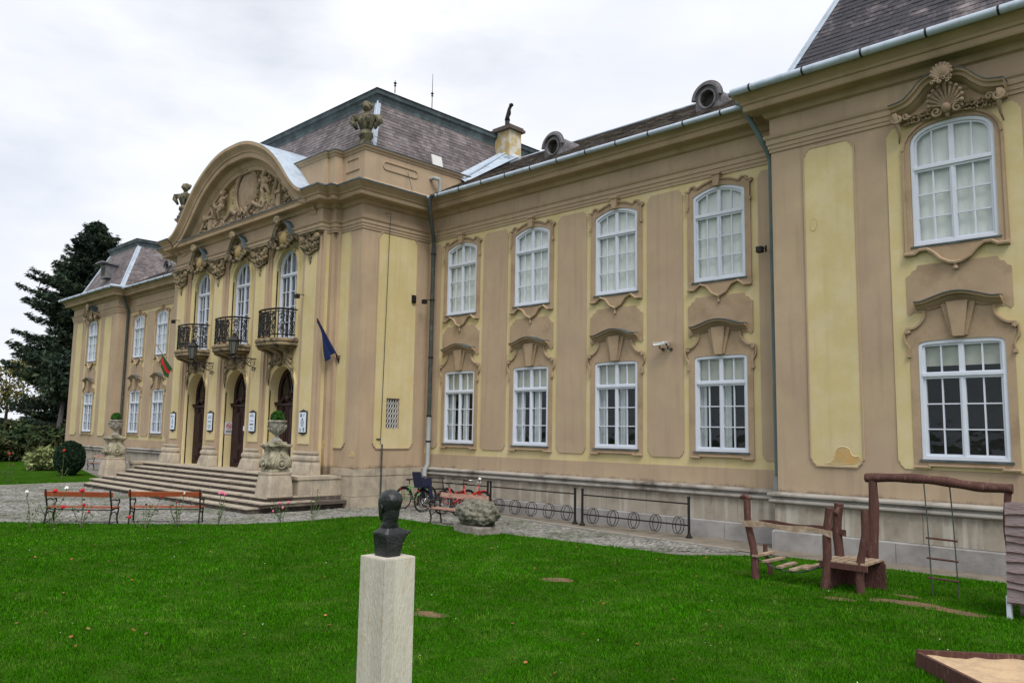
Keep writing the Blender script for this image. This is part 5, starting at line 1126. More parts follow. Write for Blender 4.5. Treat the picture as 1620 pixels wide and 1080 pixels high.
# spotlights and cameras
def spot(x, y, z, label, side=0):
    t = thing('floodlight', label, 'floodlight', (x, y, z), R(90) if side else 0, 'small black floodlights on the walls')
    b = MB(); b.tube([(0, 0, 0), (0, -.30, 0)], .015, 6); b.tube([(0, 0, -.08), (0, 0, .08)], .03, 6); b.build('arm', IRON, t)
    b = MB(); b.rbox((0, -.33, -.08), (.15, .14, .15)); b.rbox((0, -.40, -.08), (.12, .03, .12)); b.build('lamp_head', IRON, t)
spot(-5.85, YP, 7.33, 'black floodlight on an arm right of the right balcony window'); spot(-16.2, YP, 7.29, 'black floodlight on an arm left of the left balcony window')
spot(9.93, -.02, 7.3, 'black floodlight in the corner between wing and right pavilion') ; spot(XC+.42, -.2, 7.27, 'black floodlight bracket on the dark rain pipe in the corner')
t = thing('floodlight', 'small black box lamp near the edge of the tall yellow side panel', 'floodlight', (XC, -.72, 7.3), 0, 'small black floodlights on the walls'); b = MB(); b.bx(0, .08, -.08, .08, -.14, .14); b.bx(.08, .11, -.05, .05, -.10, .10); b.build('lamp_head', IRON, t)
def cctv(x, z, rz, label):
    t = thing('security_camera', label, 'camera', (x, -.03, z), 0, 'white security cameras between the upper windows'); Mx = Matrix.Rotation(rz, 3, 'Z')
    P = lambda *p: Mx @ Vector(p)
    b = MB(); b.tube([(0, 0, -.06), (0, -.16, -.05), (0, -.2, .02)], .02, 6); b.tube([(0, .0, -.06), (0, -.02, -.06)], .05, 8); b.build('mount', PIPED, t)
    b = MB(); c = Vector((0, -.2, .06)); b.tube([c+P(0, .14, .03), c+P(0, -.16, -.02)], .048, 10); b.rbox(c+Vector((0, 0, .05)), (.11, .34, .015), rz); b.build('casing', mat_cam, t)
    b = MB(); b.tube([c+P(0, -.161, -.021), c+P(0, -.17, -.023)], .035, 10); b.build('lens', IRON, t)
mat_cam = mat('white_casing', (.75, .75, .75), .35, .03, 5)
cctv(6.86, 4.98, R(-62), 'white security camera pointing left on the pier between windows'); cctv(7.12, 4.97, R(25), 'white security camera pointing forward, right one of the pair on the pier')

# ================================================================== BENCHES
def bench(x, y, rz, L_, wood, label, z=0, plank_back=2, grp='slatted benches with curled iron ends'):
    """local: x along, seat faces -y, back at +y"""
    t = thing('garden_bench', label, 'bench', (x, y, z), rz, grp)
    h = L_/2
    for s in (-1, 1):
        u = s*(h-.05); b = MB()
        b.tube(smoothpath([(u, .20, 0), (u, .16, .22), (u, .12, .40), (u, .18, .62), (u, .24, .86)], 4), .022, 6)
        b.tube(smoothpath([(u, -.26, 0), (u, -.20, .16), (u, -.25, .32), (u, -.22, .40), (u, .12, .38)], 4), .022, 6)
        b.tube(smoothpath([(u, .17, .62), (u, 0, .64), (u, -.16, .60), (u, -.26, .63), (u, -.30, .55), (u, -.24, .50), (u, -.22, .40)], 4), .018, 6)
        b.tube(smoothpath([(u, -.24, .2), (u, -.08, .30), (u, .06, .30), (u, .17, .18)], 4), .014, 6)
        b.ell((u, .25, .88), (.03, .03, .03), 6, 4); b.build('iron_end', IRON, t, smooth=True)
    for i, (yy, zz, tl) in enumerate([(-.20, .425, 0), (-.08, .43, 0), (.04, .43, 0)]):
        b = MB(); b.rbox((0, yy, zz), (L_, .10, .03), 0, 0, 0); b.build('seat_slat', wood, t)
    b = MB(); b.rbox((0, .205, .78), (L_, .028, .13), 0, 0, -.22); b.build('backrest', wood, t)
    if plank_back > 1: b = MB(); b.rbox((0, .165, .615), (L_, .02, .05), 0, 0, -.25); b.build('back_rail', IRON, t) if False else None
    b = MB(); b.tube([(-h+.06, .0, .36), (h-.06, 0, .36)], .014, 5); b.build('tie_rod', IRON, t)
    return t
aA = math.atan2(-10.7+11.9, -3.21+4.45); cA = ((-4.45-3.21)/2, (-11.9-10.7)/2)
def bench_pos(p, q, off=.2): # p,q rear feet left/right seen from the back; bench faces away from camera
    d = Vector((q[0]-p[0], q[1]-p[1])); a = math.atan2(d.y, d.x); n_ = Vector((-d.y, d.x)).normalized(); c = Vector(((p[0]+q[0])/2, (p[1]+q[1])/2))+n_*off; return c.x, c.y, a+PI
x, y, a = bench_pos((-4.45, -11.9), (-3.21, -10.7)); bench(x, y, a, 1.80, BENCHW, 'glossy red brown bench, left one of the pair on the lawn edge')
x, y, a = bench_pos((-3.19, -10.25), (-2.09, -8.8)); bench(x, y, a, 1.88, BENCHW, 'glossy red brown bench, right one of the pair on the lawn edge before the stairs')
bench(2.55, -3.62, R(3), 1.85, BENCHP, 'faded brown bench between the boulder and the red bicycles')
bench(-30.3, -1.7, R(20), 1.7, BENCHP, 'pinkish brown bench behind the round bush, left of the far pedestal')
t = thing('scrolled_iron_bench', 'black iron bench with scrolled sides on the left of the stairs by the far wing', 'bench', (-20.6, -1.6, 0.35))
b = MB(); f_ = G0
for u, v, r_, sg in ((-1.1, .55, .16, 1), (-.75, .62, .2, -1), (-.3, .6, .18, 1), (.1, .62, .2, -1), (.5, .6, .18, 1), (.85, .58, .2, -1)): b.tube(spiral(f_, u, v, .1, r_, 1.6, sg, 0), .025, 5)
for u in (-1.2, -.4, .4, 1.1): b.tube([f_(u, 0, .2), f_(u, .45, .2), f_(u, .8, -.1)], .028, 5)
b.tube([f_(-1.25, .8, 0), f_(1.15, .8, 0)], .03, 5); b.tube([f_(-1.25, .45, .3), f_(1.15, .45, .3)], .03, 5); b.build('iron_frame', IRON, t); b = MB(); b.rbox((-.05, -.2, .47), (2.4, .36, .035)); b.build('seat', POLEM, t)

# ================================================================== BICYCLE RACKS
def rack(x0, x1, y, label, nl=5):
    t = thing('bicycle_rack', label, 'bike rack', (x0, y, 0), 0, 'black iron bicycle racks along the wing'); w_ = x1-x0
    for x in (0, w_): b = MB(); b.tube([(x, 0, 0), (x, 0, .98)], .035, 8); b.lathe((x, 0, 0), [(.09, 0), (.09, .02), (.05, .05), (.04, .1)], 10); b.lathe((x, 0, .98), [(.045, 0), (.045, .03), (.001, .05)], 8); b.build('post', IRON, t)
    b = MB(); b.tube([(0, 0, .84), (w_, 0, .84)], .02, 6); b.build('top_rail', IRON, t); b = MB(); b.tube([(0, 0, .30), (w_, 0, .30)], .02, 6); b.build('lower_rail', IRON, t)
    for i in range(nl):
        x = w_*(i+.55)/nl
        for dx in (-.045, .045):
            b = MB(); b.tube([(x+dx*(1+.0)+.06*math.sin(2*PI*q/20)*0, .20*math.cos(2*PI*q/20), .28+.21*math.sin(2*PI*q/20)) for q in range(20)], .010, 5, closed=True); b.build('wheel_hoop', IRON, t)
rack(-2.85, .62, -.62, 'leftmost black bicycle rack, behind the parked bicycles'); rack(.73+.02, 4.23, -.62, 'middle black bicycle rack, with empty hoops behind the boulder'); rack(4.58, 8.05, -.72, 'rightmost black bicycle rack, empty, nearest the climbing frame')

# ================================================================== BICYCLES
def bicycle(x, y, fm, label, seat=False, lean=.06, rz=0, step=False, lamp=False, mudguard=None):
    """local: wheels in y-z plane, rear at y=0, front towards +y"""
    t = thing('bicycle', label, 'bicycle', (x, y, 0), rz, 'bicycles parked in the leftmost rack'); t.rotation_euler = (0, lean, rz)
    r_ = .335; WB = 1.06
    for i, yy in enumerate((0, WB)):
        b = MB(); b.tube([(0, yy+r_*math.cos(2*PI*q/28), r_+r_*math.sin(2*PI*q/28)) for q in range(28)], .02, 6, closed=True); wl = b.build('wheel', RUBBER, t, smooth=True)
        b = MB(); b.tube([(0, yy+(r_-.03)*math.cos(2*PI*q/28), r_+(r_-.03)*math.sin(2*PI*q/28)) for q in range(28)], .011, 5, closed=True); b.build('rim', CHROME, wl)
        b = MB()
        for q in range(18): a = 2*PI*q/18; b.tube([(.02*(-1)**q, yy, r_), (0, yy+(r_-.03)*math.cos(a), r_+(r_-.03)*math.sin(a))], .0025, 3)
        b.tube([(-.04, yy, r_), (.04, yy, r_)], .022, 8); b.build('spokes', CHROME, wl)
        b = MB(); b.tube([(0, yy+(r_+.035)*math.cos(a), r_+(r_+.035)*math.sin(a)) for a in [R((150 if i == 0 else 130)-q*12) for q in range(12)]], .022, 6); b.build('mudguard', mudguard or IRON, t, smooth=True)
    bb = (0, .43, .28); st = (0, .26, .72); hd = (0, .90, .80); hb = (0, .93, .62)
    fk = 1.7 if step else 1.15; b = MB(); b.tube([bb, (0, .24, .80)], .018*fk, 7); b.tube([bb, hb], .024*fk, 7); b.tube([(0, .30, .52 if step else .70), (0, .91, .70)], .020*fk, 7); b.tube([(0, .915, .58), (0, .87, .88)], .022, 7)
    for s in (1, -1): b.tube([(s*.05, 0, r_), (s*.02, .26, .66)], .01, 5); b.tube([(s*.05, 0, r_), bb], .012, 5)
    b.build('frame', fm, t, smooth=True)
    b = MB()
    for s in (1, -1): b.tube([(s*.05, WB, r_), (s*.045, .97, .58), (0, .93, .64)], .012, 6)
    b.build('fork', fm, t, smooth=True)
    b = MB(); b.tube([(0, .87, .88), (0, .85, 1.02)], .014, 6); b.tube(smoothpath([(-.29, .66, 1.04), (-.24, .76, 1.05), (-.1, .84, 1.03), (.1, .84, 1.03), (.24, .76, 1.05), (.29, .66, 1.04)], 3), .012, 6)
    hbr = b.build('handlebar', CHROME if lamp else IRON, t, smooth=True)
    b = MB()
    for s in (1, -1): b.tube([(s*.27, .70, 1.045), (s*.30, .60, 1.04)], .018, 6)
    b.build('grip', RUBBER, hbr)
    b = MB(); b.tube([(0, .24, .80), (0, .22, .93)], .014, 6); b.ell((0, .17, .95), (.085, .11, .03), 10, 6); b.ell((0, .28, .95), (.04, .12, .025), 8, 6); b.build('saddle', RUBBER, t, smooth=True)
    b = MB(); b.tube([(.05, .43+.09*math.cos(2*PI*q/16), .28+.09*math.sin(2*PI*q/16)) for q in range(16)], .008, 4, closed=True); b.tube([(.07, .43, .28), (.09, .50, .14)], .012, 5); b.tube([(-.07, .43, .28), (-.09, .36, .42)], .012, 5); b.rbox((.13, .50, .13), (.09, .07, .02)); b.rbox((-.13, .36, .43), (.09, .07, .02))
    b.tube([(.04, .40, .36), (.04, .02, .38)], .006, 4); b.tube([(.04, .40, .20), (.04, .02, .29)], .006, 4); b.build('crankset', IRON, t)
    b = MB(); b.tube([(-.05, -.12, .72), (-.05, .22, .73)], .008, 5); b.tube([(.05, -.12, .72), (.05, .22, .73)], .008, 5)
    for q in range(5): b.tube([(-.06, -.12+.07*q, .72), (.06, -.12+.07*q, .72)], .006, 4)
    for s in (1, -1): b.tube([(s*.06, 0, r_), (s*.06, -.05, .72)], .007, 4)
    b.build('rear_rack', IRON, t); b = MB(); b.rbox((0, -.17, .66), (.07, .025, .05)); b.build('tail_light', REDP, t)
    if seat:
        b = MB(); b.rbox((0, .03, .80), (.36, .38, .07), 0, 0, 0)
        b.rbox((0, -.20, 1.02), (.38, .06, .50), 0, 0, .2)
        for s in (1, -1): b.rbox((s*.19, .02, .94), (.03, .40, .26), 0, 0, .1); b.rbox((s*.19, .18, .62), (.06, .12, .38), 0, 0, .15); b.rbox((s*.17, .20, .44), (.09, .16, .05))
        b.tube([(-.15, .18, .95), (0, .22, .97), (.15, .18, .95)], .02, 6); b.build('child_seat', NAVY, t)
        b = MB(); b.rbox((0, -.11, 1.0), (.20, .02, .30), 0, 0, .18); b.build('seat_pad', mat('grey_pad', (.08, .085, .11), .9, .2, 8), t)
    if lamp:
        b = MB(); b.tube([(0, .90, .93), (.05, .93, 1.0)], .01, 5); b.lathe((.0, .93, 1.08), [(.001, -.05), (.05, -.02), (.055, .02), (.001, .05)], 12); b.build('headlight', mat_cam, t, smooth=True)
    return t
bicycle(-2.15, -1.85, GREENP, 'light green bicycle, leftmost, standing nearest the corner of the palace', lean=.05)
bicycle(-.92, -2.02, IRON, 'black bicycle with a dark blue child seat over its rear wheel', seat=True, lean=-.04)
bicycle(-.05, -1.95, REDP, 'red bicycle with black saddle, next to the bicycle with the child seat', lean=.05, step=True)
bicycle(.62, -1.85, REDP, 'red bicycle with silver handlebar and round white lamp, rightmost', lean=-.06, lamp=True, mudguard=REDP, step=True)

# ================================================================== BOULDER
t = thing('boulder', 'pitted grey boulder with dark hollows and mossy yellow stains, resting on a stone slab', 'boulder', (3.86, -4.15, .19), R(-8))
b = MB(); n, m = 64, 40; vs = []
from mathutils import noise
for i in range(m+1):
    for q in range(n):
        a, c = PI*i/m, 2*PI*q/n; d = Vector((math.sin(a)*math.cos(c), math.sin(a)*math.sin(c), math.cos(a)))
        k = .99+.16*noise.noise(d*1.7+Vector((3, 1, 2)))+.13*noise.noise(d*4.5)+.09*noise.noise(d*10)+.05*noise.noise(d*20); p = Vector((d.x*.70*k, d.y*.46*k, .28+d.z*.38*k)); p.z = max(p.z, 0); vs.append(p)
fs = [(i*n+q, (i+1)*n+q, (i+1)*n+(q+1) % n, i*n+(q+1) % n) for i in range(m) for q in range(n)]
b.add(vs, fs); b.build('rock', ROCK, t, smooth=True)
t2 = MB(); rows = []
for z, k in ((0, 1.0), (.15, .99), (.19, .96)): rows.append([Vector((p[0]*k, p[1]*k, z)) for p in [(-.70, -.22), (-.5, -.36), (.40, -.38), (.62, -.30), (.64, .30), (.45, .40), (-.5, .38), (-.72, .28)]])
t2._rows(rows, False, None, True, ring=True); o = t2.build('stone_slab', mat('grey_slab', (.27, .25, .22), .9, .15, 3, col2=(.16, .14, .12), mixscale=4, bump=.4), None, loc=(3.86, -4.18, 0)); o.rotation_euler = (0, 0, R(-8)); tag(o, 'rough grey stone slab under the pitted boulder', 'slab')

# ================================================================== BUST
PX, PY, PZ = 14.145, -14.885, 1.65
ped = MB(); rows = []
for z, k in ((-.1, 1.0), (PZ-.01, 1.0), (PZ, .985)): rows.append([Vector((p[0]*k, p[1]*k, z)) for p in [(-.150, -.143), (.150, -.143), (.150, .143), (-.150, .143)]])
ped._rows(rows, False, None, True, ring=True); o = ped.build('bust_pedestal', TRAV, None, loc=(PX, PY, 0)); tag(o, 'tall slender square travertine pedestal on the lawn carrying the bronze head', 'pedestal')
t = thing('bronze_bust', 'dark bronze bust of a short haired man facing the building, on a travertine pillar', 'statue', (PX-.004, PY, PZ), PI)   # local +x = facing... rotated to face -X
# torso block (local frame: faces +x)
b = MB(); rows = []
SEC = [(0.0, -.080, .082, -.066, .068, 10), (.03, -.082, .086, -.070, .070, 10), (.09, -.080, .092, -.090, .072, 10), (.135, -.078, .100, -.122, .080, 9), (.158, -.077, .102, -.155, .084, 8), (.172, -.074, .100, -.184, .085, 7), (.180, -.070, .094, -.170, .082, 6), (.192, -.066, .080, -.124, .072, 4), (.208, -.060, .062, -.082, .060, 3), (.226, -.068, .054, -.068, .062, 2.4), (.246, -.072, .046, -.061, .058, 2.1), (.27, -.078, .044, -.060, .058, 2), (.31, -.088, .042, -.064, .064, 2), (.345, -.092, .040, -.064, .064, 2)]
for i, (z, xb, xf, y0_, y1_, ex) in enumerate(SEC):
    row = []; cxm, hx, cym, hy = (xb+xf)/2, (xf-xb)/2, (y0_+y1_)/2, (y1_-y0_)/2
    for q in range(40):
        a = 2*PI*q/40; ca, sa = math.cos(a), math.sin(a); k = (abs(ca)**ex+abs(sa)**ex)**(-1/ex); row.append(Vector((cxm+hx*ca*k, cym+hy*sa*k, z)))
    rows.append(row)
b._rows(rows, False, None, True, ring=True); b.build('torso', BRONZE, t, smooth=35)
HP = [(0, .050, -.005, .026), (.05, .078, -.020, .040), (.14, .086, -.045, .054), (.26, .089, -.066, .064), (.40, .088, -.088, .072), (.54, .091, -.104, .077), (.70, .088, -.110, .080), (.84, .070, -.096, .072), (.93, .044, -.072, .054), (.98, .018, -.046, .032), (1.0, -.008, -.022, .008)]
def hpi(t_, k): return float(np.interp(t_, [q[0] for q in HP], [q[k] for q in HP]))
b = MB(); rows = []; m = 40; n = 48
def gb(a, c, w_): return math.exp(-((a-c)/w_)**2)
for i in range(m+1):
    t_ = .5-.5*math.cos(PI*i/m); sm_ = [sum(hpi(min(1, max(0, t_+d_)), k)*w_ for d_, w_ in ((-.03, .25), (0, .5), (.03, .25))) if .04 < t_ < .96 else hpi(t_, k) for k in (1, 2, 3)]
    F_, B_, W_ = sm_; z = .243+.252*t_; row = []
    for q in range(n):
        a = 2*PI*q/n; ca, sa = math.cos(a), math.sin(a); ex = 2.3; k = (abs(ca)**ex+abs(sa)**ex)**(-1/ex); hx_, cxm = (F_-B_)/2, (F_+B_)/2; x_, y_ = cxm+hx_*ca*k, W_*sa*k
        if ca > 0:
            yy = y_/.075; fr_ = max(0, ca)
            x_ += fr_*(.022*gb(yy, 0, .17)*gb(t_, .37, .075)+.010*gb(yy, 0, .14)*gb(t_, .46, .08))
            x_ -= fr_*.014*(gb(yy, .42, .22)+gb(yy, -.42, .22))*gb(t_, .49, .06)
            x_ += fr_*(.008*gb(t_, .575, .035)*gb(abs(yy), .35, .4)+.007*gb(yy, 0, .3)*gb(t_, .215, .03)-.007*gb(yy, 0, .35)*gb(t_, .175, .018)-.005*gb(yy, 0, .4)*gb(t_, .27, .03)+.006*gb(yy, 0, .35)*gb(t_, .09, .05))
        d = Vector((x_*10, y_*10, z*10)); hair = 1/(1+math.exp(-((t_-.70)*9-ca*2.2-.3)*3)); r_ = 1+.035*hair+.05*hair*noise.noise(Vector((d.x*2.2, d.y*5.5, d.z*2.2)))+.015*noise.noise(d*1.6)
        row.append(Vector((cxm+(x_-cxm)*r_, y_*r_, z)))
    rows.append(row)
b._rows(rows, False, None, True, ring=True)
hd_ = b.build('head', BRONZE, t, smooth=True)
for s in (1, -1):
    b = MB(); b.tube(smoothpath([(-.006, s*.070, .325), (-.020, s*.080, .342), (-.026, s*.086, .366), (-.012, s*.084, .382), (.004, s*.078, .377), (.004, s*.077, .352)], 3), [.007]*16, 6); b.ell((-.010, s*.076, .352), (.012, .006, .022)); b.build('ear', BRONZE, hd_, smooth=True)

# ================================================================== PLAYGROUND
def post(t, p0, p1, r0, r1, nm='post', bend=.02):
    b = MB(); P = [Vector(p0), Vector(p0).lerp(Vector(p1), .35)+Vector((bend, 0, 0)), Vector(p0).lerp(Vector(p1), .7)+Vector((-bend, 0, 0)), Vector(p1)]; pts = smoothpath(P, 4); n_ = len(pts)
    b.tube(pts, [r0+(r1-r0)*i/(n_-1)+random.uniform(-.004, .004) for i in range(n_)], 9); return b.build(nm, PLAYW, t, smooth=50)
O = (13.3, -4.6, 0)
t = thing('climbing_bridge', 'dark red wooden play bridge with posts, wavy handrail and slatted hanging walkway', 'play equipment', O)
L_ = lambda *p: (p[0]-O[0], p[1]-O[1], p[2])
post(t, L_(11.98, -4.85, -.05), L_(11.82, -4.82, 1.42), .075, .062, bend=.03); b = MB(); b.tube([L_(11.68, -4.82, 1.44), L_(11.78, -4.82, 1.47), L_(11.88, -4.82, 1.42)], [.03, .06, .04], 6); b.build('post_knob', PLAYW, t)
post(t, L_(11.95, -4.2, -.05), L_(11.85, -4.2, .55), .05, .04)
post(t, L_(13.24, -4.86, -.05), L_(13.38, -4.86, 1.38), .075, .07); post(t, L_(13.22, -4.24, -.05), L_(13.30, -4.26, 1.42), .085, .08, bend=.03)
post(t, L_(13.83, -4.80, -.05), L_(13.93, -4.78, 1.39), .07, .06, bend=-.03)
b = MB(); b.tube([L_(13.38, -4.85, 1.34), L_(13.33, -4.5, 1.26), L_(13.30, -4.27, 1.36)], [.03, .05, .03], 6); b.build('post_brace', PLAYW, t)
for yy, zz in ((-4.92, .98), (-4.30, .95)):
    b = MB(); pts = smoothpath([L_(11.78, yy, zz), L_(12.2, yy, zz+.02), L_(12.7, yy, zz-.01), L_(13.1, yy, zz+.015), L_(13.42, yy, zz-.04)], 5); rows = []
    for i, p in enumerate(pts): w_ = .045+.012*math.sin(i*.7); rows.append([p+Vector((0, .015, -w_)), p+Vector((0, -.015, -w_)), p+Vector((0, -.015, w_)), p+Vector((0, .015, w_))])
    b._rows(rows, False, None, True, ring=True); b.build('handrail', PLANKW if yy < -4.5 else PLAYW, t)
cat_ = [(11.88, .46), (12.1, .36), (12.35, .27), (12.6, .24), (12.85, .26), (13.05, .33), (13.22, .44)]
for yy in (-4.86, -4.28): b = MB(); b.tube(smoothpath([L_(a, yy, z-.02) for a, z in cat_], 3), .012, 5); b.build('chain', PIPED, t)
for a, z in ((12.0, .41), (12.2, .335), (12.45, .27), (12.7, .255), (12.95, .31)):
    b = MB(); b.rbox(L_(a, -4.57, z+.01), (.10, .72, .035), random.uniform(-.04, .04), random.uniform(-.1, .1)); b.build('tread', PLANKW, t)
for i in range(6):
    b = MB(); b.rbox(L_(13.27+i*.128, -4.48, .49), (.098, .80, .035), random.uniform(-.02, .02)); b.build('deck_board', PLANKW, t)
b = MB(); b.rbox(L_(13.58, -4.87, .43), (.80, .04, .10)); b.rbox(L_(13.58, -4.10, .43), (.80, .04, .10)); b.build('deck_beam', PLAYW, t)
b = MB(); b.rbox(L_(13.62, -4.12, .22), (.78, .03, .44)); b.rbox(L_(13.3, -4.45, .22), (.03, .6, .44)); b.build('side_panel', PLAYW, t)
O2 = (14.8, -3.95, 0); L2 = lambda *p: (p[0]-O2[0], p[1]-O2[1], p[2])
t = thing('climbing_gantry', 'dark red log beam on two posts with a hanging rope ladder', 'play equipment', O2)
post(t, L2(13.74, -3.97, -.05), L2(13.78, -3.95, 1.86), .125, .07, bend=-.02); post(t, L2(15.82, -3.92, -.05), L2(15.86, -3.92, 1.78), .07, .05, bend=.03)
b = MB(); pts = smoothpath([L2(13.66, -3.95, 1.88), L2(14.3, -3.96, 1.91), L2(14.9, -3.98, 1.89), L2(15.4, -3.96, 1.83), L2(15.93, -3.93, 1.82)], 5); b.tube(pts, [.078+.006*math.sin(i*1.3) for i in range(len(pts))], 10); b.build('beam', PLAYW, t, smooth=50)
lx0, lx1, ly0, ly1 = 14.66, 15.03, -4.02, -3.93
lt = []
for (a, yy) in ((lx0, ly0), (lx1, ly1)): b = MB(); b.tube(smoothpath([L2(a-.02, yy, 1.87), L2(a+.01, yy, 1.3), L2(a+.03, yy, .7), L2(a+.05, yy, .0)], 4), .011, 5); b.build('rope', PIPED, t)
for z in (.93, .60, .28): b = MB(); b.tube([L2(lx0-.02, ly0, z+.01), L2(lx1+.07, ly1, z-.01)], .018, 6); b.build('rung', PLAYW, t)
# plank shelter at the right edge
O3 = (16.0, -5.0, 0)
t = thing('play_hut', 'small play hut clad in faded mauve wavy boards at the right edge', 'play hut', O3, R(-8)); 
b = MB(); b.rbox((.03, .02, .14), (.06, .06, .38)); b.build('leg', WHITE, t); b = MB(); b.rbox((.10, .35, .16), (.07, .07, .36)); b.build('leg', CLADW, t)
b = MB(); b.rbox((1.3, .02, .14), (.06, .06, .38)); b.build('leg', CLADW, t)
z = .24; hs = [.20, .11, .14, .15, .13, .15, .11, .14, .16, .17]
for i, h_ in enumerate(hs):
    b = MB(); n = 12; rows = []; off = .02+.004*i+random.uniform(-.01, .01)
    for q in range(n+1):
        u = 1.35*q/n+(off if q == 0 else 0); zt = z+h_+.012*math.sin(q*1.1+i*2); zb = z+.012*math.sin(q*.9+i*1.3)
        rows.append([Vector((u, -.0, zb)), Vector((u, -.028, zb)), Vector((u, -.012, zt)), Vector((u, .0, zt))])
    b._rows(rows, False, None, True, ring=True); b.build('board', CLADW, t); e_ = MB(); e_.tube([(1.35*q/12+(off if q == 0 else 0), -.026, z-.006+.012*math.sin(q*.9+i*1.3)) for q in range(13)], .010, 4); e_.build('board_edge', PLAYW, t); z += h_-.012+.01
b = MB(); b.rbox((.7, .42, .95), (1.3, .8, 1.3)); b.build('inner_wall', PLAYW, t)
# sandbox
SX, SY, SR = 15.9, -8.62, R(8)
t = thing('sandbox', 'low wooden sandbox with dark boards in the lower right corner', 'sandbox', (SX, SY, 0), 0)
e1 = Vector((16.95, -7.80, 0))-Vector((SX, SY, 0)); e2 = Vector((17.05, -9.75, 0))-Vector((SX, SY, 0))
def edge(a, c, nm):
    b = MB(); d = (c-a).normalized(); nn = Vector((-d.y, d.x, 0))*.022; 
    b.hexa([a-nn+Vector((0, 0, -.05)), c-nn+Vector((0, 0, -.05)), c+nn+Vector((0, 0, -.05)), a+nn+Vector((0, 0, -.05)), a-nn+Vector((0, 0, .19)), c-nn+Vector((0, 0, .17)), c+nn+Vector((0, 0, .17)), a+nn+Vector((0, 0, .19))]); b.build(nm, PLAYW, t)
e1b = e1*2; z0 = Vector((0, 0, 0)); edge(z0, e1b, 'side_board'); edge(e2*1.2, z0, 'side_board'); edge(e1b+e2*1.2, e2*1.2, 'side_board'); edge(e1b, e1b+e2*1.2, 'side_board')
b = MB(); n = 26; vs = [e1b*(i/n)+e2*1.2*(j/n)+Vector((0, 0, .13+.03*noise.noise(Vector((i*.35, j*.35, 0)))+.012*noise.noise(Vector((i*1.1, j*1.1, 4))))) for i in range(n+1) for j in range(n+1)]
b.add(vs, [(i*(n+1)+j, (i+1)*(n+1)+j, (i+1)*(n+1)+j+1, i*(n+1)+j+1) for i in range(n) for j in range(n)]); o = b.build('sand', SAND, None, smooth=True, loc=(SX, SY, 0)); o.name = 'sand'; stuff(o); tag(o, 'yellowish play sand filling the sandbox', 'sand')

# ================================================================== VEGETATION
def crown_pts(n, c, r, rough=.25, shell=.55, seed=0):
    d = RNG.normal(size=(n, 3)); d /= np.linalg.norm(d, axis=1)[:, None]
    k = np.array([1+rough*noise.noise(Vector(v*2.2)+Vector((seed, 0, 0)))+rough*.8*noise.noise(Vector(v*5)+Vector((0, seed, 0))) for v in d[:min(n, 6000)]]); k = np.resize(k, n) if n > 6000 else k
    if n > 6000: d = np.resize(d[:6000], (n, 3))
    rr = RNG.uniform(shell, 1, n)**.6*k
    return d*rr[:, None]*np.array(r)+np.array(c)
# conifer behind the left pavilion
def conifer(x, y, H, Rm, label, lean=0, n_b=470, base=.06):
    t = thing('conifer_tree', label, 'tree', (x, y, 0)); b = MB(); b.tube([(0, 0, -.2), (lean*.4, 0, H*.5), (lean, 0, H)], [.42, .25, .04], 9); b.build('trunk', BARK, t, smooth=True)
    P = []; D_ = []; bt = MB()
    for i in range(n_b):
        h = base+(1-base)*(i+random.random())/n_b; z = H*h; az = i*2.39996+random.uniform(-.3, .3)
        prof = min(1, ((1.004-h)/.40)**.72)*(.86+.14*math.sin(h*23+az)); Lb = Rm*prof*random.choice((random.uniform(.45, .8), random.uniform(.8, 1.12))); drp = -.05-.25*(1-h)
        n_s = max(5, int(Lb*7))
        for s_ in range(n_s):
            tt = (s_+1)/n_s; rr = Lb*tt; zz = z+Lb*(drp*tt*1.2+.22*tt*tt*tt)+.05*Lb
            cx, cy = math.cos(az)*rr+lean*h, math.sin(az)*rr
            m_ = 5+int(7*math.sin(PI*min(tt, .9)))
            wsp = .28*Lb*math.sin(PI*min(1, tt*.85+.1))*.55+.12
            for q in range(m_):
                lat = random.uniform(-1, 1)*wsp; P.append((cx-math.sin(az)*lat, cy+math.cos(az)*lat, zz-abs(lat)*.25+random.gauss(0, .07)))
                D_.append((math.cos(az)+(-math.sin(az))*lat*1.2/wsp*.7, math.sin(az)+math.cos(az)*lat*1.2/wsp*.7, -.25))
        if i % 5 == 0: bt.tube([(lean*h, 0, z), (math.cos(az)*Lb*.8+lean*h, math.sin(az)*Lb*.8, z+Lb*drp*.8)], [.05, .012], 4)
    bt.build('branches', BARK, t); P = np.array(P); D_ = np.array(D_)
    P = np.repeat(P, 2, 0)+RNG.normal(size=(len(P)*2, 3))*.07; D_ = np.repeat(D_, 2, 0); leaves('crown', P, .11, NEEDLE, t, aspect=3.6, dirs=D_); return t
conifer(-52.5, 4.3, 19.6, 6.1, 'tall dark spruce behind the left end of the palace')
def broadleaf(x, y, H, R_, m, label, n=9000, sz=.28, sparse=False, trunks=1, lobes=9):
    t = thing('deciduous_tree', label, 'tree', (x, y, 0), 0, 'thin autumn trees far left'); b = MB()
    b.tube([(0, 0, -.2), (.2, 0, H*.35), (.1, .1, H*.75)], [.2+H*.012, .16, .05], 7)
    for i in range(9): a = i*2.4; b.tube([(0.15, 0, H*(.3+.05*i)), (math.cos(a)*R_*.5, math.sin(a)*R_*.5, H*(.45+.05*i)), (math.cos(a)*R_*.85, math.sin(a)*R_*.85, H*(.52+.05*i))], [.07, .04, .015], 5)
    b.build('trunk', BARK, t, smooth=True); P = []
    for i in range(lobes):
        a = i*2.4; k = random.uniform(.25, .62); c = (math.cos(a)*R_*k, math.sin(a)*R_*k, H*random.uniform(.42, .88)); P.append(crown_pts(n//lobes, c, (R_*.45, R_*.45, H*.13), .5, .2, i))
    leaves('crown', np.concatenate(P), sz, m, t); return t
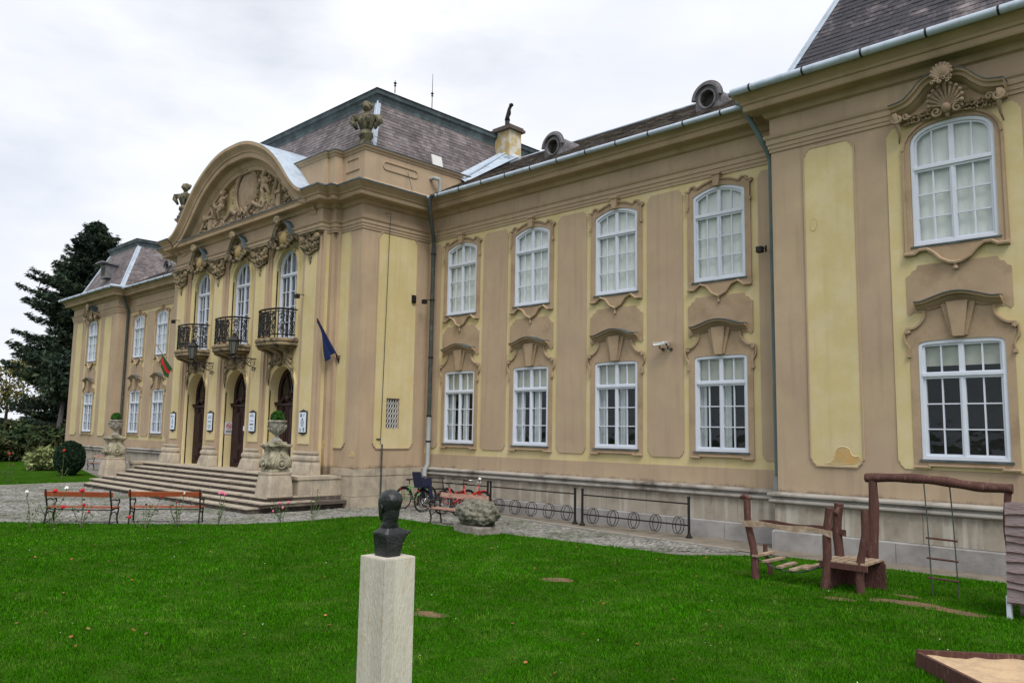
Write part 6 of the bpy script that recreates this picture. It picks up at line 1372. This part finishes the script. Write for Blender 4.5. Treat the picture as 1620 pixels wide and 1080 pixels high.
for i, (x, y, H, R_, lab, n_) in enumerate([(-84, 2, 9.8, 4.2, 'thin yellow green autumn tree at the far left edge', 4200), (-74, -3, 6.6, 3.2, 'low golden autumn tree in front of the thin trees at far left', 3800), (-95, 9, 11.5, 4.6, 'sparse pale autumn tree just left of the spruce', 3400), (-82, 12, 9, 5, 'yellow green tree seen under the spruce branches', 6000), (-66, 9, 7.5, 4, 'olive green tree behind the spruce trunk', 6000)]):
    broadleaf(x, y, H, R_, LEAFA, lab, n_, .25)
t = thing('bare_trunk_tree', 'slender grey leaning tree trunk left of the palace corner', 'tree', (-46.2, 0.6, 0)); b = MB(); b.tube([(0, 0, -.1), (.15, 0, 2), (.35, .1, 5)], [.24, .2, .12], 9); b.build('trunk', mat('grey_bark', (.13, .12, .115), .9, .2, 4, bump=.5), t, smooth=True)
P = crown_pts(3500, (.4, .3, 6.0), (2.4, 2.0, 2.2), .5, .1, 3); leaves('crown', P, .2, NEEDLE, t, aspect=2.4)
# far pale house
t = thing('distant_house', 'pale yellow house wall glimpsed between trunks at the far left', 'house', (-118, 12, 0)); b = MB(); b.bx(-8, 8, -4, 4, 0, 2.6); b.build('wall', FARH, t); b = MB(); b.add([(-8.3, -4.3, 2.6), (8.3, -4.3, 2.6), (8.3, 0, 3.4), (-8.3, 0, 3.4), (-8.3, 4.3, 2.6), (8.3, 4.3, 2.6)], [(0, 1, 2, 3), (3, 2, 5, 4)]); b.build('roof', BENCHP, t)
b = MB()
for x_ in (-5, 0, 5): b.bx(x_-.6, x_+.6, -4.06, -4.02, 1.0, 2.1)
b.build('window', ROOM, t)
# hedge: spreading junipers
for i, (x, y, rx, ry, h_, lab) in enumerate([(-45.5, -5.8, 3.0, 2.4, 2.1, 'leftmost mound of the spreading dark juniper hedge'), (-46.5, -2.2, 2.8, 2.6, 2.4, 'middle mound of the spreading dark juniper hedge'), (-45.5, 1.4, 2.6, 2.6, 2.5, 'rightmost mound of the juniper hedge, next to the grey trunk')]):
    t = thing('juniper_shrub', lab, 'shrub', (x, y, 0), 0, 'spreading junipers bordering the side lawn'); P = crown_pts(9000, (0, 0, h_*.42), (rx, ry, h_*.62), .45, .45, i*3.1); P = P[P[:, 2] > 0]; leaves('foliage', P, .17, LEAFH, t, aspect=2.4)
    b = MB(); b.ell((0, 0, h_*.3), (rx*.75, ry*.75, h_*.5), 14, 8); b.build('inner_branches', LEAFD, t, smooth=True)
t = thing('round_box_bush', 'large dark green clipped round bush beside the stairs', 'bush', (-25.9, -4.75, 0)); P = crown_pts(16000, (0, 0, .86), (.72, .72, .88), .07, .82, 9); leaves('foliage', P[P[:, 2] > 0], .075, LEAFD, t)
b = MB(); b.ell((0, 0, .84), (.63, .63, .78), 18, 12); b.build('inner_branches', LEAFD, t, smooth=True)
t = thing('variegated_shrub', 'pale yellow variegated shrub left of the round dark bush', 'shrub', (-31.6, -4.4, 0)); P = crown_pts(4200, (0, 0, .55), (.78, .78, .62), .5, .35, 5); leaves('foliage', P[P[:, 2] > 0], .13, LEAFV, t, aspect=2.0)
b = MB()
for i in range(14): a = i*2.4; b.tube([(0, 0, 0), (math.cos(a)*.5, math.sin(a)*.5, .6), (math.cos(a)*.9, math.sin(a)*.9, .95)], [.02, .014, .006], 4)
b.build('stems', STEMM, t)
# roses
def rose(x, y, heads, label, nst=3):
    t = thing('rose_bush', label, 'rose', (x, y, 0)); b = MB(); lp = []
    for (dx, dy, z, m, r_) in heads:
        bx_, by_ = dx*.3, dy*.3; pts = smoothpath([(bx_, by_, -.02), (bx_+dx*.2+random.uniform(-.05, .05), by_, z*.4), (dx*.8, dy*.8, z*.75), (dx, dy, z)], 4); b.tube(pts, .008, 5)
        for q in range(9): p = pts[random.randrange(3, len(pts))]; lp.append((p.x+random.gauss(0, .05), p.y+random.gauss(0, .05), p.z+random.gauss(0, .04)))
        f_ = MB(); c = Vector((dx, dy, z+.02)); f_.ell(c, (r_*.5, r_*.5, r_*.6), 8, 6)
        for k in range(11):
            a = k*2.4; rr = r_*(.45+.05*k); f_.ell(c+Vector((math.cos(a)*rr*.6, math.sin(a)*rr*.6, r_*.18-k*.004)), (r_*.36, r_*.36, r_*.42), 6, 4)
        f_.build('blossom', m, t, smooth=True)
    for i in range(nst): a = random.uniform(0, 6); b.tube([(0, 0, 0), (math.cos(a)*.15, math.sin(a)*.15, .3), (math.cos(a)*.25, math.sin(a)*.25, .55)], .007, 4); lp += [(math.cos(a)*.2+random.gauss(0, .07), math.sin(a)*.2+random.gauss(0, .07), random.uniform(.15, .6)) for _ in range(8)]
    b.build('stems', STEMM, t); leaves('foliage', np.array(lp), .045, LEAFR, t); return t
rose(-3.95, -12.35, [(-.1, -.1, .87, ROSEW, .055)], 'single white rose on a tall stem left of the left bench', 2)
rose(-3.55, -12.0, [(.0, .05, .90, ROSER, .08), (.12, .28, .97, ROSEW, .07), (.15, .22, .50, ROSER, .07)], 'red and white rose bush before the left bench', 3)
rose(-3.0, -11.45, [(.05, -.05, .93, ROSER, .075), (-.05, .05, .56, ROSER, .055), (.15, .1, .40, ROSER, .04)], 'red rose bush before the middle of the left bench', 3)
rose(-1.9, -10.3, [(-.25, -.3, .28, ROSER, .06), (.25, .25, .80, ROSER, .03)], 'low red rose behind the right bench', 4)
rose(-1.75, -9.55, [(.1, .1, .86, ROSEW, .03), (.0, -.05, .62, ROSER, .03)], 'leggy rose bush with pale bud behind the right bench', 4)
rose(-1.15, -8.75, [(.0, .05, .86, ROSEP, .085), (.12, .12, .84, ROSEP, .06)], 'bright pink rose at the right end of the right bench', 2)
rose(-1.0, -7.0, [(-.1, .0, .52, ROSEP, .05), (.15, .12, .55, ROSEP, .05), (.0, .05, .40, ROSEP, .045), (-.25, -.1, .30, ROSEP, .035)], 'pale pink roses before the bottom of the right pedestal', 2)
rose(-.4, -6.4, [(.1, .1, .9, LEAFR, .02)], 'tall thin rose shoot without flowers before the stairs', 3)
rose(-21.7, -8.5, [(0, 0, 1.25, ROSER, .07), (.3, .1, .8, ROSER, .035)], 'red rose on the side lawn far left', 4)
rose(-22.8, -6.0, [(.1, 0, 1.35, ROSER, .09)], 'red rose in front of the round dark bush', 4)

# ---- grass (beyond counting) -------------------------------------------------------
BARE = [(13.75, -5.48, .26, .13, .2), (14.35, -5.02, .30, .15, .3), (14.78, -4.96, .36, .18, 0), (15.18, -5.06, .32, .15, -.2), (15.5, -5.12, .26, .12, .1), (14.45, -4.42, .22, .08, 0), (9.66, -7.7, .26, .17, .6), (10.2, -11.1, .26, .15, .2)]
def bare_mask(x, y):
    k = np.zeros(len(x), bool)
    for cx, cy, a, b_, rot in BARE:
        dx, dy = x-cx, y-cy; u = dx*math.cos(rot)+dy*math.sin(rot); v = -dx*math.sin(rot)+dy*math.cos(rot); k |= ((u/a)**2+(v/b_)**2 < RNG.uniform(.15, 1.25, len(x))) & (RNG.uniform(size=len(x)) < .86)
    return k
def grass():
    n = 2600000; r = np.exp(RNG.uniform(math.log(6.0), math.log(42), n)); a = RNG.uniform(-.78, .78, n)
    px = CAM.x+r*(-np.sin(PAN+a)); py = CAM.y+r*np.cos(PAN+a)
    k = (inpoly(px, py, LAWN1) | (inpoly(px, py, LAWN2) & (px > -44))); px, py, r = px[k], py[k], r[k]
    k = ~bare_mask(px, py) & ~((px > 15.9) & (px < 18.5) & (py < -7.2-.0) & (py > -10.6) & (py-(-8.62) < (px-15.9)*.83) & (py-(-8.62) > -(px-15.9)*1.0))
    k &= ~((abs(px-PX) < .17) & (abs(py-PY) < .16)); px, py, r = px[k], py[k], r[k]
    k = RNG.uniform(size=len(px)) < min(1, 620000/len(px)); px, py, r = px[k], py[k], r[k]; n = len(px)
    cl = np.array([.5, .5]); h = RNG.uniform(.020, .050, n)*(.9+.28*np.sin(px*2.1+np.sin(py*1.7)*2)*np.sin(py*2.6+1)+.30*np.sin(px*7.3+np.sin(py*5.1)*2)*np.sin(py*8.7+px))
    edge_ = (r/9)**.75; wd = .0042*edge_*RNG.uniform(.7, 1.3, n); h *= np.clip(edge_, 1, 1.25); az = RNG.uniform(0, 2*PI, n); ln = RNG.uniform(.1, .8, n)*h; la = RNG.uniform(0, 2*PI, n)
    o = np.stack([px, py, np.full(n, -.004)], 1); dv = np.stack([np.cos(az)*wd, np.sin(az)*wd, np.zeros(n)], 1); tp = o+np.stack([np.cos(la)*ln, np.sin(la)*ln, h], 1)
    V = np.stack([o-dv, o+dv, tp], 1).reshape(-1, 3); g = stuff(obj('grass', np_mesh('grass', V, 3, GRASSB))); tag(g, 'short green lawn grass around the bust and beside the path', 'grass')
grass()
for i, (cx, cy, a, b_, rot) in enumerate(BARE):
    b = MB(); pts = [(cx+a*1.15*math.cos(q)*math.cos(rot)*(1+.45*noise.noise(Vector((math.cos(q)*1.8, math.sin(q)*1.8, i*3.3))))-b_*1.2*math.sin(q)*math.sin(rot), cy+a*1.15*math.cos(q)*math.sin(rot)+b_*1.2*math.sin(q)*math.cos(rot)*(1+.5*noise.noise(Vector((math.cos(q)*2.2, math.sin(q)*2.2, i*5.1))))) for q in [2*PI*j/24 for j in range(24)]]
    b.add([(cx, cy, .008+.001*i)]+[(x, y, .003+.0007*i) for x, y in pts], [(0, j+1, (j+1) % 24+1) for j in range(24)]); struct(b.build('bare_earth', SOIL))
# fallen leaves and daisies
def litter(name, pts, size, m, label, cat, z=.035):
    n = len(pts); q = np.array([(x, y, z) for x, y in pts]); a = RNG.uniform(0, 2*PI, n); s_ = size*RNG.uniform(.7, 1.3, n); t1 = RNG.normal(size=n)*.3
    u = np.stack([np.cos(a), np.sin(a), t1], 1)*s_[:, None]; v = np.stack([-np.sin(a), np.cos(a), RNG.normal(size=n)*.3], 1)*s_[:, None]*.7
    V = np.stack([q-u, q-u*.3+v, q+u*.5+v*.8, q+u, q+u*.4-v*.9, q-u*.4-v], 1).reshape(-1, 3); o = stuff(obj(name, np_mesh(name, V, 6, m))); tag(o, label, cat)
pts = []
for i in range(150):
    r = math.exp(random.uniform(math.log(7.5), math.log(22))); a = random.uniform(-.3, .62); x, y = CAM.x-r*math.sin(PAN+a), CAM.y+r*math.cos(PAN+a)
    if inpoly(np.array([x]), np.array([y]), LAWN1)[0]: pts.append((x, y))
pts += [(6.1, -15.09), (6.74, -15.01), (6.8, -15.1), (9.8, -11.3), (9.95, -11.1), (10.2, -11.2), (13.5, -5.5)]
litter('fallen_leaves', pts, .025, LEAFO, 'orange and brown fallen leaves scattered on the lawn', 'leaves')
pts = []
for i in range(120):
    r = math.exp(random.uniform(math.log(9), math.log(26))); a = random.uniform(-.5, .6); x, y = CAM.x-r*math.sin(PAN+a), CAM.y+r*math.cos(PAN+a)
    if inpoly(np.array([x]), np.array([y]), LAWN1)[0]: pts.append((x, y))
litter('daisies', pts, .008, DAISY, 'tiny white daisies dotted over the lawn', 'flowers', .045)
